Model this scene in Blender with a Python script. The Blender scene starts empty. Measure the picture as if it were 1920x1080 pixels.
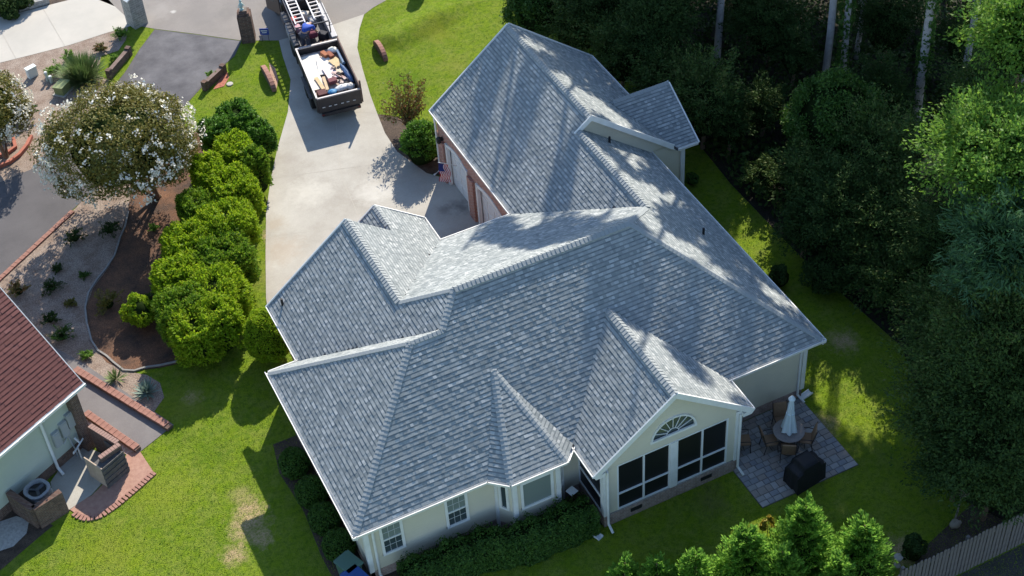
import bpy, math, random
import numpy as np
from mathutils import Vector, Matrix
random.seed(11); RNG = np.random.default_rng(11)
SC = bpy.context.scene; COL = SC.collection
# ------------------------------------------------------------------ camera
R_CAM = np.array([[0.8952564, 0.3423375, -0.2851683], [-0.4419351, 0.6009045, -0.6660384], [-0.0566511, 0.7223010, 0.6892546]])
C_POS = np.array([-6.6007, -28.9241, 40.5088])
cd = bpy.data.cameras.new('drone_camera'); cam = bpy.data.objects.new('drone_camera', cd); COL.objects.link(cam)
cd.sensor_width = 36; cd.lens = 54.75; cd.clip_start = 1; cd.clip_end = 600
cam.matrix_world = Matrix([[*R_CAM[0], C_POS[0]], [*R_CAM[1], C_POS[1]], [*R_CAM[2], C_POS[2]], [0, 0, 0, 1]])
SC.camera = cam
# ------------------------------------------------------------------ light
EL = math.radians(35.6); AZ = (0.6112, 0.7915)          # towards the sun, in plan
W = bpy.data.worlds.new('World'); SC.world = W; W.use_nodes = True
nt = W.node_tree; nt.nodes.clear()
sky = nt.nodes.new('ShaderNodeTexSky'); sky.sky_type = 'NISHITA'; sky.sun_disc = False
sky.sun_elevation = EL; sky.sun_rotation = math.atan2(AZ[0], AZ[1]); sky.air_density = 1.0; sky.dust_density = 0.3; sky.ozone_density = 2.2
bg = nt.nodes.new('ShaderNodeBackground'); bg.inputs[1].default_value = 0.135
wo = nt.nodes.new('ShaderNodeOutputWorld'); nt.links.new(sky.outputs[0], bg.inputs[0]); nt.links.new(bg.outputs[0], wo.inputs[0])
sd = bpy.data.lights.new('sun', 'SUN'); sd.energy = 4.6; sd.angle = math.radians(0.5); sd.color = (1.0, 0.92, 0.79)
so = bpy.data.objects.new('sun', sd); COL.objects.link(so)
SUN = Vector((AZ[0]*math.cos(EL), AZ[1]*math.cos(EL), math.sin(EL)))
so.rotation_euler = (-SUN).to_track_quat('-Z', 'Y').to_euler(); so.location = SUN*80
SC.view_settings.view_transform = 'Standard'; SC.view_settings.look = 'None'; SC.view_settings.gamma = 1
SC.view_settings.use_curve_mapping = False; SC.view_settings.exposure = 0.88
SC.cycles.max_bounces = 6; SC.cycles.diffuse_bounces = 3; SC.cycles.transparent_max_bounces = 4

# ------------------------------------------------------------------ helpers
def G(u, v, z=0.0):
    """point at height z of the place that the photograph's pixel (u, v) shows"""
    r = R_CAM @ np.array([(u-960)/2920, -(v-540)/2920, -1.0]); t = (z-C_POS[2])/r[2]
    p = C_POS+t*r; return (float(p[0]), float(p[1]), float(z))
def G2(u, v, z=0.0): return G(u, v, z)[:2]

def mat(name, col, rough=0.85, var=None, vscale=8.0, bump=0.0, bscale=40.0, island=None, detail=6, spec=0.3, trans=0.0, metal=0.0, fine=None):
    m = bpy.data.materials.new(name); m.use_nodes = True; n = m.node_tree; N = n.nodes; L = n.links
    b = N['Principled BSDF']; b.inputs['Roughness'].default_value = rough; b.inputs['Metallic'].default_value = metal
    b.inputs['Specular IOR Level'].default_value = spec
    tc = N.new('ShaderNodeTexCoord'); src = None
    c4 = lambda c: (c[0], c[1], c[2], 1)
    if island:
        g = N.new('ShaderNodeNewGeometry'); cr = N.new('ShaderNodeValToRGB'); cr.color_ramp.interpolation = 'LINEAR'
        while len(cr.color_ramp.elements) < len(island): cr.color_ramp.elements.new(0.5)
        for i, c in enumerate(island):
            e = cr.color_ramp.elements[i]; e.position = i/(len(island)-1); e.color = c4(c)
        L.new(g.outputs['Random Per Island'], cr.inputs[0]); src = cr.outputs[0]
    if var:
        nz = N.new('ShaderNodeTexNoise'); nz.inputs['Scale'].default_value = vscale; nz.inputs['Detail'].default_value = detail; nz.inputs['Roughness'].default_value = 0.65
        L.new(tc.outputs['Object'], nz.inputs['Vector'])
        rp = N.new('ShaderNodeValToRGB'); rp.color_ramp.elements[0].position = 0.33; rp.color_ramp.elements[1].position = 0.67
        L.new(nz.outputs[0], rp.inputs[0])
        mx = N.new('ShaderNodeMix'); mx.data_type = 'RGBA'
        if src: 
            mx.blend_type = 'MULTIPLY'; mx.inputs[0].default_value = 1
            rp.color_ramp.elements[0].color = c4(var); rp.color_ramp.elements[1].color = (1, 1, 1, 1)
            L.new(src, mx.inputs[6]); L.new(rp.outputs[0], mx.inputs[7])
        else:
            mx.inputs[6].default_value = c4(col); mx.inputs[7].default_value = c4(var); L.new(rp.outputs[0], mx.inputs[0])
        src = mx.outputs[2]
    if fine:
        nz = N.new('ShaderNodeTexNoise'); nz.inputs['Scale'].default_value = fine[1]; nz.inputs['Detail'].default_value = 3
        L.new(tc.outputs['Object'], nz.inputs['Vector'])
        rp = N.new('ShaderNodeValToRGB'); rp.color_ramp.elements[0].position = 0.35; rp.color_ramp.elements[1].position = 0.65
        rp.color_ramp.elements[0].color = (fine[0],)*3+(1,); L.new(nz.outputs[0], rp.inputs[0])
        mx = N.new('ShaderNodeMix'); mx.data_type = 'RGBA'; mx.blend_type = 'MULTIPLY'; mx.inputs[0].default_value = 1
        if src: L.new(src, mx.inputs[6])
        else: mx.inputs[6].default_value = c4(col)
        L.new(rp.outputs[0], mx.inputs[7]); src = mx.outputs[2]
    if src: L.new(src, b.inputs['Base Color'])
    else: b.inputs['Base Color'].default_value = c4(col)
    if bump:
        bn = N.new('ShaderNodeTexNoise'); bn.inputs['Scale'].default_value = bscale; bn.inputs['Detail'].default_value = 4
        L.new(tc.outputs['Object'], bn.inputs['Vector']); bp = N.new('ShaderNodeBump'); bp.inputs['Strength'].default_value = bump; bp.inputs['Distance'].default_value = 0.02
        L.new(bn.outputs[0], bp.inputs['Height']); L.new(bp.outputs[0], b.inputs['Normal'])
    if trans:
        t = N.new('ShaderNodeBsdfTranslucent'); ms = N.new('ShaderNodeMixShader'); ms.inputs[0].default_value = trans
        if src: L.new(src, t.inputs[0])
        else: t.inputs[0].default_value = c4(col)
        L.new(b.outputs[0], ms.inputs[1]); L.new(t.outputs[0], ms.inputs[2]); L.new(ms.outputs[0], N['Material Output'].inputs[0])
    return m

def brick_mat(name, c1, c2, mortar, scale=1.0, vertical=True):
    m = bpy.data.materials.new(name); m.use_nodes = True; N = m.node_tree.nodes; L = m.node_tree.links; b = N['Principled BSDF']
    b.inputs['Roughness'].default_value = 0.9; b.inputs['Specular IOR Level'].default_value = 0.2
    tc = N.new('ShaderNodeTexCoord'); sp = N.new('ShaderNodeSeparateXYZ'); L.new(tc.outputs['Object'], sp.inputs[0])
    cb = N.new('ShaderNodeCombineXYZ')
    if vertical:
        ad = N.new('ShaderNodeMath'); ad.operation = 'ADD'; L.new(sp.outputs[0], ad.inputs[0]); L.new(sp.outputs[1], ad.inputs[1])
        L.new(ad.outputs[0], cb.inputs[0]); L.new(sp.outputs[2], cb.inputs[1])
    else: L.new(sp.outputs[0], cb.inputs[0]); L.new(sp.outputs[1], cb.inputs[1])
    br = N.new('ShaderNodeTexBrick'); br.inputs['Scale'].default_value = 1; br.inputs['Brick Width'].default_value = 0.21*scale; br.inputs['Row Height'].default_value = 0.075*scale
    br.inputs['Mortar Size'].default_value = 0.01*scale; br.inputs['Color1'].default_value = (*c1, 1); br.inputs['Color2'].default_value = (*c2, 1); br.inputs['Mortar'].default_value = (*mortar, 1)
    L.new(cb.outputs[0], br.inputs['Vector'])
    nz = N.new('ShaderNodeTexNoise'); nz.inputs['Scale'].default_value = 7; L.new(tc.outputs['Object'], nz.inputs['Vector'])
    mx = N.new('ShaderNodeMix'); mx.data_type = 'RGBA'; mx.blend_type = 'OVERLAY'; mx.inputs[0].default_value = 0.5
    L.new(br.outputs[0], mx.inputs[6]); L.new(nz.outputs[0], mx.inputs[7]); L.new(mx.outputs[2], b.inputs['Base Color'])
    bp = N.new('ShaderNodeBump'); bp.inputs['Strength'].default_value = 0.6; bp.inputs['Distance'].default_value = 0.01; bp.invert = True
    L.new(br.outputs['Fac'], bp.inputs['Height']); L.new(bp.outputs[0], b.inputs['Normal'])
    return m

def siding_mat(name, col, pitch=0.13):
    m = bpy.data.materials.new(name); m.use_nodes = True; N = m.node_tree.nodes; L = m.node_tree.links; b = N['Principled BSDF']
    b.inputs['Roughness'].default_value = 0.6; b.inputs['Specular IOR Level'].default_value = 0.25
    tc = N.new('ShaderNodeTexCoord'); sp = N.new('ShaderNodeSeparateXYZ'); L.new(tc.outputs['Object'], sp.inputs[0])
    dv = N.new('ShaderNodeMath'); dv.operation = 'DIVIDE'; dv.inputs[1].default_value = pitch; L.new(sp.outputs[2], dv.inputs[0])
    fr = N.new('ShaderNodeMath'); fr.operation = 'FRACT'; L.new(dv.outputs[0], fr.inputs[0])
    bp = N.new('ShaderNodeBump'); bp.inputs['Strength'].default_value = 0.7; bp.inputs['Distance'].default_value = 0.012; bp.invert = True
    L.new(fr.outputs[0], bp.inputs['Height']); L.new(bp.outputs[0], b.inputs['Normal'])
    nz = N.new('ShaderNodeTexNoise'); nz.inputs['Scale'].default_value = 1.5; nz.inputs['Detail'].default_value = 6; L.new(tc.outputs['Object'], nz.inputs['Vector'])
    mx = N.new('ShaderNodeMix'); mx.data_type = 'RGBA'; mx.inputs[6].default_value = (*col, 1); mx.inputs[7].default_value = (*[c*0.86 for c in col], 1)
    L.new(nz.outputs[0], mx.inputs[0]); L.new(mx.outputs[2], b.inputs['Base Color'])
    return m

M = {}
def soften(m, spots, scale=2.5):
    """stains with ragged outlines at fixed places of the surface: (pixel u, v, radius in metres, colour, strength)"""
    N = m.node_tree.nodes; L = m.node_tree.links; b = N['Principled BSDF']; src = b.inputs['Base Color'].links[0].from_socket; g = N.new('ShaderNodeNewGeometry')
    nz = N.new('ShaderNodeTexNoise'); nz.inputs['Scale'].default_value = scale; nz.inputs['Detail'].default_value = 8; nz.inputs['Roughness'].default_value = .7; L.new(g.outputs['Position'], nz.inputs['Vector'])
    for u, v, r, col, st in spots:
        vm = N.new('ShaderNodeVectorMath'); vm.operation = 'DISTANCE'; L.new(g.outputs['Position'], vm.inputs[0]); vm.inputs[1].default_value = G(u, v)
        ad = N.new('ShaderNodeMath'); ad.operation = 'MULTIPLY_ADD'; L.new(nz.outputs[0], ad.inputs[0]); ad.inputs[1].default_value = 2.2*r; L.new(vm.outputs['Value'], ad.inputs[2])
        mr = N.new('ShaderNodeMapRange'); mr.inputs[1].default_value = r*1.3; mr.inputs[2].default_value = r*2.2; mr.inputs[3].default_value = st; mr.inputs[4].default_value = 0; L.new(ad.outputs[0], mr.inputs[0])
        mx = N.new('ShaderNodeMix'); mx.data_type = 'RGBA'; L.new(mr.outputs[0], mx.inputs[0]); L.new(src, mx.inputs[6]); mx.inputs[7].default_value = (*col, 1); src = mx.outputs[2]
    L.new(src, b.inputs['Base Color'])
M['white'] = mat('white_paint', (0.78, 0.78, 0.76), 0.5, var=(0.68, 0.68, 0.65), vscale=3)
M['trim'] = mat('trim_paint', (0.72, 0.73, 0.72), 0.5)
M['siding'] = siding_mat('beige_siding', (0.68, 0.63, 0.50))
M['siding2'] = siding_mat('green_grey_siding', (0.50, 0.55, 0.47))
M['brick_pink'] = brick_mat('rose_brick', (0.42, 0.20, 0.15), (0.34, 0.15, 0.12), (0.42, 0.36, 0.31))
M['brick_found'] = brick_mat('foundation_brick', (0.36, 0.25, 0.22), (0.30, 0.20, 0.18), (0.38, 0.34, 0.30))
M['brick_dark'] = brick_mat('brown_brick', (0.16, 0.095, 0.072), (0.10, 0.065, 0.055), (0.18, 0.15, 0.13))
M['brick_grey'] = brick_mat('grey_stone_brick', (0.36, 0.35, 0.33), (0.27, 0.27, 0.26), (0.42, 0.41, 0.38), 1.5)
M['brick_red'] = mat('red_brick_paint', (0.42, 0.15, 0.10), 0.85, var=(0.33, 0.11, 0.075), vscale=9, bump=0.3)
M['brick_piece'] = mat('red_brick_piece', (0.4, 0.15, 0.1), 0.9, island=[(0.27, 0.135, 0.105), (0.37, 0.20, 0.16), (0.31, 0.16, 0.125)], var=(0.75, 0.72, 0.7), vscale=6, bump=0.3)
M['shingle'] = mat('grey_shingle', (0.3, 0.3, 0.3), 0.92, island=[(0.225, 0.252, 0.26), (0.375, 0.40, 0.402), (0.265, 0.29, 0.297), (0.41, 0.435, 0.433), (0.24, 0.268, 0.275), (0.355, 0.378, 0.38), (0.50, 0.52, 0.518)], var=(0.9, 0.9, 0.89), vscale=0.5, bump=0.25, bscale=160, spec=0.15, fine=(0.82, 70))
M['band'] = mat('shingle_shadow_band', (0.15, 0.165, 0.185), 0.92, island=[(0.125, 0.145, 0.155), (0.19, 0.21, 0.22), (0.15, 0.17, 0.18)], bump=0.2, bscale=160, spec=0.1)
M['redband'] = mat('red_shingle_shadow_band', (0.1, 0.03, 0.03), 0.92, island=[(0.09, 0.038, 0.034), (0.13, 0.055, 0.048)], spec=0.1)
M['cap'] = mat('ridge_cap_shingle', (0.3, 0.3, 0.3), 0.92, island=[(0.25, 0.275, 0.285), (0.32, 0.345, 0.35), (0.28, 0.305, 0.315)], bump=0.25, bscale=160, spec=0.15, fine=(0.85, 60))
M['deck'] = mat('roof_underlay', (0.10, 0.10, 0.11), 0.95)
M['redshingle'] = mat('dark_red_shingle', (0.2, 0.05, 0.05), 0.92, island=[(0.19, 0.082, 0.070), (0.26, 0.112, 0.096), (0.22, 0.092, 0.080), (0.28, 0.125, 0.108)], var=(0.8, 0.8, 0.8), vscale=0.8, bump=0.2, bscale=150, spec=0.15)
M['glass'] = mat('window_glass', (0.05, 0.07, 0.075), 0.06, spec=0.7)
M['blind'] = mat('window_blind_glass', (0.20, 0.24, 0.22), 0.25, spec=0.6)
M['screen'] = mat('dark_insect_screen', (0.012, 0.013, 0.015), 0.35, spec=0.25)
M['dark'] = mat('black_metal', (0.02, 0.02, 0.022), 0.5)
M['darkcover'] = mat('black_cover_cloth', (0.018, 0.018, 0.02), 0.7, bump=0.6, bscale=6)
M['concrete'] = mat('driveway_concrete', (0.455, 0.435, 0.39), 0.9, var=(0.33, 0.305, 0.265), vscale=0.4, bump=0.15, bscale=90, detail=10, fine=(0.93, 18))
M['whiteconc'] = mat('pale_concrete', (0.47, 0.44, 0.39), 0.9, var=(0.40, 0.38, 0.34), vscale=0.5, bump=0.1, bscale=80, detail=8)
M['street'] = mat('street_asphalt', (0.27, 0.245, 0.225), 0.92, var=(0.225, 0.205, 0.19), vscale=0.8, bump=0.4, bscale=120, detail=12, fine=(0.88, 60))
M['asphalt'] = mat('drive_asphalt', (0.075, 0.073, 0.082), 0.9, var=(0.17, 0.165, 0.175), vscale=0.55, bump=0.4, bscale=120, detail=10, fine=(0.85, 70))
M['asphalt2'] = mat('worn_drive_asphalt', (0.125, 0.118, 0.122), 0.92, var=(0.095, 0.09, 0.094), vscale=0.7, bump=0.4, bscale=120, detail=10, fine=(0.85, 70))
M['path'] = mat('path_asphalt', (0.20, 0.185, 0.18), 0.92, var=(0.165, 0.15, 0.15), vscale=0.9, bump=0.3, bscale=100, detail=10, fine=(0.9, 50))
M['mulch'] = mat('brown_mulch', (0.075, 0.052, 0.042), 0.95, var=(0.25, 0.125, 0.07), vscale=1.1, bump=1.0, bscale=45, detail=12, fine=(0.5, 30))
M['mulchdark'] = mat('dark_mulch', (0.06, 0.045, 0.038), 0.95, var=(0.14, 0.10, 0.075), vscale=2, bump=1.0, bscale=45, detail=12, fine=(0.5, 28))
M['gravel'] = mat('pebble_gravel', (0.27, 0.19, 0.145), 0.95, var=(0.42, 0.34, 0.28), vscale=1.8, bump=1.0, bscale=40, detail=12, fine=(0.5, 22))
M['edging'] = mat('concrete_edging', (0.30, 0.29, 0.27), 0.9, var=(0.22, 0.21, 0.20), vscale=5)
M['paver'] = mat('grey_paver', (0.3, 0.3, 0.3), 0.9, var=(0.30, 0.275, 0.26), vscale=2.2, bump=0.3, bscale=60, fine=(0.85, 25))
M['paver'].node_tree.nodes['Principled BSDF'].inputs['Base Color'].default_value = (0.3, 0.3, 0.3, 1)
M['paverbed'] = mat('paver_joint_sand', (0.10, 0.09, 0.08), 0.95)
M['bark'] = mat('pine_bark', (0.33, 0.30, 0.29), 0.95, var=(0.48, 0.45, 0.45), vscale=5, bump=1.0, bscale=14)
M['bark2'] = mat('brown_bark', (0.14, 0.09, 0.06), 0.95, var=(0.22, 0.15, 0.10), vscale=6, bump=0.8, bscale=20)
def leafm(name, cols, trans=0.22, spec=0.25): return mat(name, cols[0], 0.6, island=cols, trans=trans, spec=spec)
M['l_hedge'] = leafm('hedge_leaf', [(0.14, 0.25, 0.012), (0.23, 0.37, 0.015), (0.32, 0.44, 0.018), (0.18, 0.31, 0.014), (0.38, 0.44, 0.03)], 0.5, 0.15)
M['l_garage'] = leafm('garage_bush_leaf', [(.05,.14,.015),(.09,.21,.02),(.13,.28,.025),(.04,.10,.012)], .35)
M['l_hedge2'] = leafm('deeper_hedge_leaf', [(0.08, 0.18, 0.012), (0.14, 0.27, 0.016), (0.21, 0.33, 0.02), (0.06, 0.14, 0.012), (0.26, 0.34, 0.03)], 0.45, 0.15)
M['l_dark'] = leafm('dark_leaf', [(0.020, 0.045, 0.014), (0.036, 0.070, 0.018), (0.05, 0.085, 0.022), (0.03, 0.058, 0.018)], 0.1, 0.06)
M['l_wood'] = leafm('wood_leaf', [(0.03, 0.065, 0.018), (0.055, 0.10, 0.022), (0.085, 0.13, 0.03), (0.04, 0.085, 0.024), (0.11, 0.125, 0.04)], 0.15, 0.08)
M['l_pine'] = leafm('pine_needle_leaf', [(0.035, 0.09, 0.04), (0.055, 0.13, 0.055), (0.085, 0.18, 0.06), (0.055, 0.13, 0.065)])
M['l_bright'] = leafm('bright_leaf', [(0.10, 0.22, 0.035), (0.15, 0.29, 0.04), (0.21, 0.34, 0.045), (0.08, 0.18, 0.035)], 0.45)
M['l_cedar'] = leafm('cedar_spray', [(0.14, 0.31, 0.05), (0.20, 0.40, 0.06), (0.28, 0.47, 0.07), (0.11, 0.25, 0.05)], 0.6, 0.15)
M['l_myrtle'] = leafm('myrtle_leaf', [(0.15, 0.135, 0.022), (0.19, 0.165, 0.028), (0.115, 0.135, 0.03), (0.21, 0.165, 0.03), (0.085, 0.115, 0.03)])
M['l_red'] = leafm('red_tipped_leaf', [(0.10, 0.14, 0.03), (0.20, 0.13, 0.04), (0.25, 0.08, 0.035), (0.13, 0.17, 0.035), (0.17, 0.18, 0.05)])
M['l_grass'] = leafm('ornamental_grass_blade', [(0.09, 0.16, 0.045), (0.13, 0.20, 0.06), (0.17, 0.22, 0.08)])
M['l_yucca'] = leafm('yucca_blade', [(0.10, 0.17, 0.05), (0.22, 0.27, 0.11), (0.14, 0.20, 0.07)])
M['l_agave'] = leafm('agave_blade', [(0.16, 0.24, 0.20), (0.24, 0.32, 0.27), (0.12, 0.19, 0.17)])
M['flower'] = leafm('white_blossom', [(0.80, 0.77, 0.66), (0.86, 0.84, 0.76), (0.66, 0.62, 0.48)], 0.2)
M['core'] = mat('crown_shade_core', (0.010, 0.018, 0.006), 1.0, var=(0.018, 0.03, 0.009), vscale=5, spec=0.0)  # near-black solid inside crowns: shade between the leaves put into its colour
M['lawnblade'] = leafm('lawn_blade', [(0.12, 0.19, 0.013), (0.16, 0.23, 0.015), (0.20, 0.26, 0.018), (0.135, 0.21, 0.013)], 0.15, 0.05)

class MB:
    def __init__(s): s.v = []; s.f = []
    def add(s, vs, fs):
        o = len(s.v); s.v += [tuple(map(float, p)) for p in vs]; s.f += [tuple(i+o for i in f) for f in fs]; return s
    def box(s, c, d, rz=0.0, tilt=None):
        x, y, z = d[0]/2, d[1]/2, d[2]/2
        P = [Vector(p) for p in ((-x,-y,-z),(x,-y,-z),(x,y,-z),(-x,y,-z),(-x,-y,z),(x,-y,z),(x,y,z),(-x,y,z))]
        Rm = Matrix.Rotation(rz, 3, 'Z')
        if tilt: Rm = Rm @ Matrix.Rotation(tilt[1], 3, tilt[0])
        P = [Rm @ p + Vector(c) for p in P]
        return s.add(P, [(0,3,2,1),(4,5,6,7),(0,1,5,4),(1,2,6,5),(2,3,7,6),(3,0,4,7)])
    def prism(s, poly, z0, z1):
        n = len(poly); a = sum(poly[i][0]*poly[(i+1)%n][1]-poly[(i+1)%n][0]*poly[i][1] for i in range(n))
        if a < 0: poly = poly[::-1]
        vs = [(p[0], p[1], z0) for p in poly]+[(p[0], p[1], z1) for p in poly]
        return s.add(vs, [tuple(range(n-1, -1, -1)), tuple(range(n, 2*n))]+[(i, (i+1)%n, n+(i+1)%n, n+i) for i in range(n)])
    def slab(s, poly3, t):
        """polygon with its own heights, thickened straight down"""
        n = len(poly3); a = sum(poly3[i][0]*poly3[(i+1)%n][1]-poly3[(i+1)%n][0]*poly3[i][1] for i in range(n))
        if a < 0: poly3 = poly3[::-1]
        vs = list(poly3)+[(p[0], p[1], p[2]-t) for p in poly3]
        return s.add(vs, [tuple(range(n)), tuple(range(2*n-1, n-1, -1))]+[(i, n+i, n+(i+1)%n, (i+1)%n) for i in range(n)])
    def vprism(s, poly3, d):
        """planar polygon extruded along the vector d"""
        n = len(poly3); vs = [Vector(p) for p in poly3]; vs += [p+Vector(d) for p in vs]
        return s.add(vs, [tuple(range(n-1, -1, -1)), tuple(range(n, 2*n))]+[(i, (i+1)%n, n+(i+1)%n, n+i) for i in range(n)])
    def bar(s, a, b, w, h=None, up=(0,0,1)):
        a, b = Vector(a), Vector(b); h = h or w; d = (b-a).normalized(); u = Vector(up)
        if abs(d.dot(u)) > 0.99: u = Vector((0,1,0))
        r = d.cross(u).normalized()*w/2; q = r.cross(d).normalized()*h/2
        P = [a-r-q, a+r-q, a+r+q, a-r+q, b-r-q, b+r-q, b+r+q, b-r+q]
        return s.add(P, [(0,1,2,3),(7,6,5,4),(0,4,5,1),(1,5,6,2),(2,6,7,3),(3,7,4,0)])
    def tube(s, pts, rs, n=8):
        pts = [Vector(p) for p in pts]; rs = rs if isinstance(rs, (list, tuple)) else [rs]*len(pts); base = len(s.v)
        for i, p in enumerate(pts):
            d = (pts[min(i+1, len(pts)-1)]-pts[max(i-1, 0)]).normalized(); u = Vector((0,0,1)) if abs(d.z) < 0.9 else Vector((1,0,0))
            a = d.cross(u).normalized(); b = d.cross(a)
            s.v += [tuple(p+(a*math.cos(2*math.pi*k/n)+b*math.sin(2*math.pi*k/n))*rs[i]) for k in range(n)]
        for i in range(len(pts)-1):
            for k in range(n):
                s.f.append((base+i*n+k, base+i*n+(k+1)%n, base+(i+1)*n+(k+1)%n, base+(i+1)*n+k))
        s.f.append(tuple(base+k for k in range(n-1, -1, -1))); s.f.append(tuple(base+(len(pts)-1)*n+k for k in range(n)))
        return s
    def lathe(s, c, prof, n=16, sx=1, sy=1):
        base = len(s.v)
        for r, z in prof:
            s.v += [(c[0]+r*sx*math.cos(2*math.pi*k/n), c[1]+r*sy*math.sin(2*math.pi*k/n), c[2]+z) for k in range(n)]
        for i in range(len(prof)-1):
            for k in range(n): s.f.append((base+i*n+k, base+i*n+(k+1)%n, base+(i+1)*n+(k+1)%n, base+(i+1)*n+k))
        s.f.append(tuple(base+k for k in range(n-1, -1, -1))); s.f.append(tuple(base+(len(prof)-1)*n+k for k in range(n)))
        return s
    def obj(s, name, m, parent=None, smooth=False, bevel=0, org=None):
        me = bpy.data.meshes.new(name)
        vs = s.v
        if org is not None: vs = [(p[0]-org[0], p[1]-org[1], p[2]-org[2]) for p in s.v]
        me.from_pydata(vs, [], s.f); me.materials.append(m)
        if smooth: me.polygons.foreach_set('use_smooth', [True]*len(me.polygons))
        o = bpy.data.objects.new(name, me); COL.objects.link(o)
        if org is not None: o.location = org
        if parent is not None:
            o.parent = parent; o.matrix_parent_inverse = Matrix.Identity(4)
            o.location = Vector(o.location)-wloc(parent)
        if bevel:
            bv = o.modifiers.new('bevel', 'BEVEL'); bv.width = bevel; bv.segments = 2; bv.limit_method = 'ANGLE'
        return o
def wloc(o):
    v = Vector(o.location)
    while o.parent: o = o.parent; v += o.location
    return v
def thing(name, label, cat, loc=(0,0,0), group=None):
    o = bpy.data.objects.new(name, None); COL.objects.link(o); o.location = loc; o.empty_display_size = 0.2
    o['label'] = label; o['category'] = cat
    if group: o['group'] = group
    return o
def tag(o, label, cat, group=None):
    o['label'] = label; o['category'] = cat
    if group: o['group'] = group
    return o
def struct(o): o['kind'] = 'structure'; return o
def pt(mb, name, m, th, **k):
    """part of thing th whose geometry mb was written in world coordinates"""
    return mb.obj(name, m, th, org=tuple(wloc(th)), **k)
def copy_tree(o, loc, label=None, group=None, rz=None):
    r = o.copy(); COL.objects.link(r); r.location = loc
    if rz is not None: r.rotation_euler = (0, 0, rz)
    if label: r['label'] = label
    if group: r['group'] = group
    for ch in list(o.children):
        c = ch.copy(); COL.objects.link(c); c.parent = r
        for g in list(ch.children):
            d = g.copy(); COL.objects.link(d); d.parent = c
    return r

# --- leaf meshes ---------------------------------------------------
def quads_object(name, Cn, T, S, m, parent=None, org=(0,0,0), tips=None, coreverts=None):
    """rhombic leaves: centres Cn, half-length vectors T, half-width vectors S"""
    n = len(Cn); V = np.empty((n, 4, 3)); V[:, 0] = Cn-T; V[:, 1] = Cn+S; V[:, 2] = Cn+T; V[:, 3] = Cn-S
    V = V.reshape(-1, 3)-np.array(org); mats = [m]; nq = n
    loops = np.arange(4*n, dtype=np.int32); starts = np.arange(0, 4*n, 4, dtype=np.int32); mi = np.zeros(n, dtype=np.int32)
    if coreverts is not None:
        cv, cf = coreverts; cv = np.asarray(cv)-np.array(org); base = len(V); V = np.vstack([V, cv])
        cf = np.asarray(cf, dtype=np.int32)+base; loops = np.concatenate([loops, cf.reshape(-1)])
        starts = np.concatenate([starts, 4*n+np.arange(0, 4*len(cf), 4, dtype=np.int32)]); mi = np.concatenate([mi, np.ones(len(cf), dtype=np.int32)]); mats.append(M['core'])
    me = bpy.data.meshes.new(name); me.vertices.add(len(V)); me.vertices.foreach_set('co', V.astype(np.float32).reshape(-1))
    me.loops.add(len(loops)); me.loops.foreach_set('vertex_index', loops); me.polygons.add(len(starts)); me.polygons.foreach_set('loop_start', starts)
    try: me.polygons.foreach_set('loop_total', np.full(len(starts), 4, dtype=np.int32))
    except Exception: pass
    for q in mats: me.materials.append(q)
    me.polygons.foreach_set('material_index', mi); me.update(calc_edges=True); me.validate()
    o = bpy.data.objects.new(name, me); COL.objects.link(o)
    if parent is not None: o.parent = parent
    else: o.location = org
    return o
def unit(a): return a/np.maximum(np.linalg.norm(a, axis=-1, keepdims=True), 1e-9)
def rnd_dirs(n): return unit(RNG.normal(size=(n, 3)))
def leaf_frames(n, N, L, Wd, up=0.0, flat=0.6):
    """leaf vectors lying roughly in the surface of normal N, with scatter"""
    nn = unit(N*flat+RNG.normal(size=(n, 3))*(1-flat)); t = unit(np.cross(nn, rnd_dirs(n))+np.array([0, 0, up])); s = unit(np.cross(nn, t))
    l = L*RNG.uniform(0.6, 1.3, (n, 1))/2; w = Wd*RNG.uniform(0.6, 1.3, (n, 1))/2
    return t*l, s*w
def ellipsoid_core(c, r, seg=14, ring=8, lump=0.12):
    vs = []; fs = []
    for i in range(ring+1):
        th = math.pi*i/ring
        for k in range(seg):
            ph = 2*math.pi*k/seg; q = 1+lump*math.sin(3*ph+c[0]*3+i)*math.sin(2*th+c[1])
            vs.append((c[0]+r[0]*q*math.sin(th)*math.cos(ph), c[1]+r[1]*q*math.sin(th)*math.sin(ph), c[2]+r[2]*math.cos(th)))
    for i in range(ring):
        for k in range(seg): fs.append((i*seg+k, (i+1)*seg+k, (i+1)*seg+(k+1)%seg, i*seg+(k+1)%seg))
    return vs, fs
def crown_points(c, r, lobes, n, lobe_r=0.34, low=-0.35, shell=0.82):
    c = np.array(c, float); r = np.array(r, float)
    d = rnd_dirs(lobes*4); d = d[d[:, 2] > low][:lobes]; lc = d*RNG.uniform(1-1.35*lobe_r, 1-0.65*lobe_r, (len(d), 1)); lr = lobe_r*RNG.uniform(0.75, 1.25, len(d))
    idx = RNG.integers(0, len(d), n); dd = rnd_dirs(n); dd = np.where((np.sum(dd*lc[idx], 1) < -0.1)[:, None], -dd, dd)
    rad = lr[idx][:, None]*RNG.uniform(shell, 1.06, (n, 1))
    P = lc[idx]+dd*rad; Nn = unit(dd*0.7+P*0.5)
    keep = (P[:, 2]*r[2]+c[2] > 0.03); P = P[keep]; Nn = Nn[keep]
    return c+P*r, unit(Nn/r)
def crown(name, c, r, m, n=4000, leaf=(0.13, 0.075), lobes=26, parent=None, core=0.72, lobe_r=0.34, low=-0.35, up=0.0, flat=0.6, shell=0.82):
    P, Nn = crown_points(c, r, lobes, n, lobe_r, low, shell); T, S = leaf_frames(len(P), Nn, leaf[0], leaf[1], up, flat)
    cv = ellipsoid_core(c, [q*core for q in r]) if core else None
    org = tuple(wloc(parent)) if parent is not None else (c[0], c[1], 0)
    return quads_object(name, P, T, S, m, parent, org, coreverts=cv)
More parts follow.
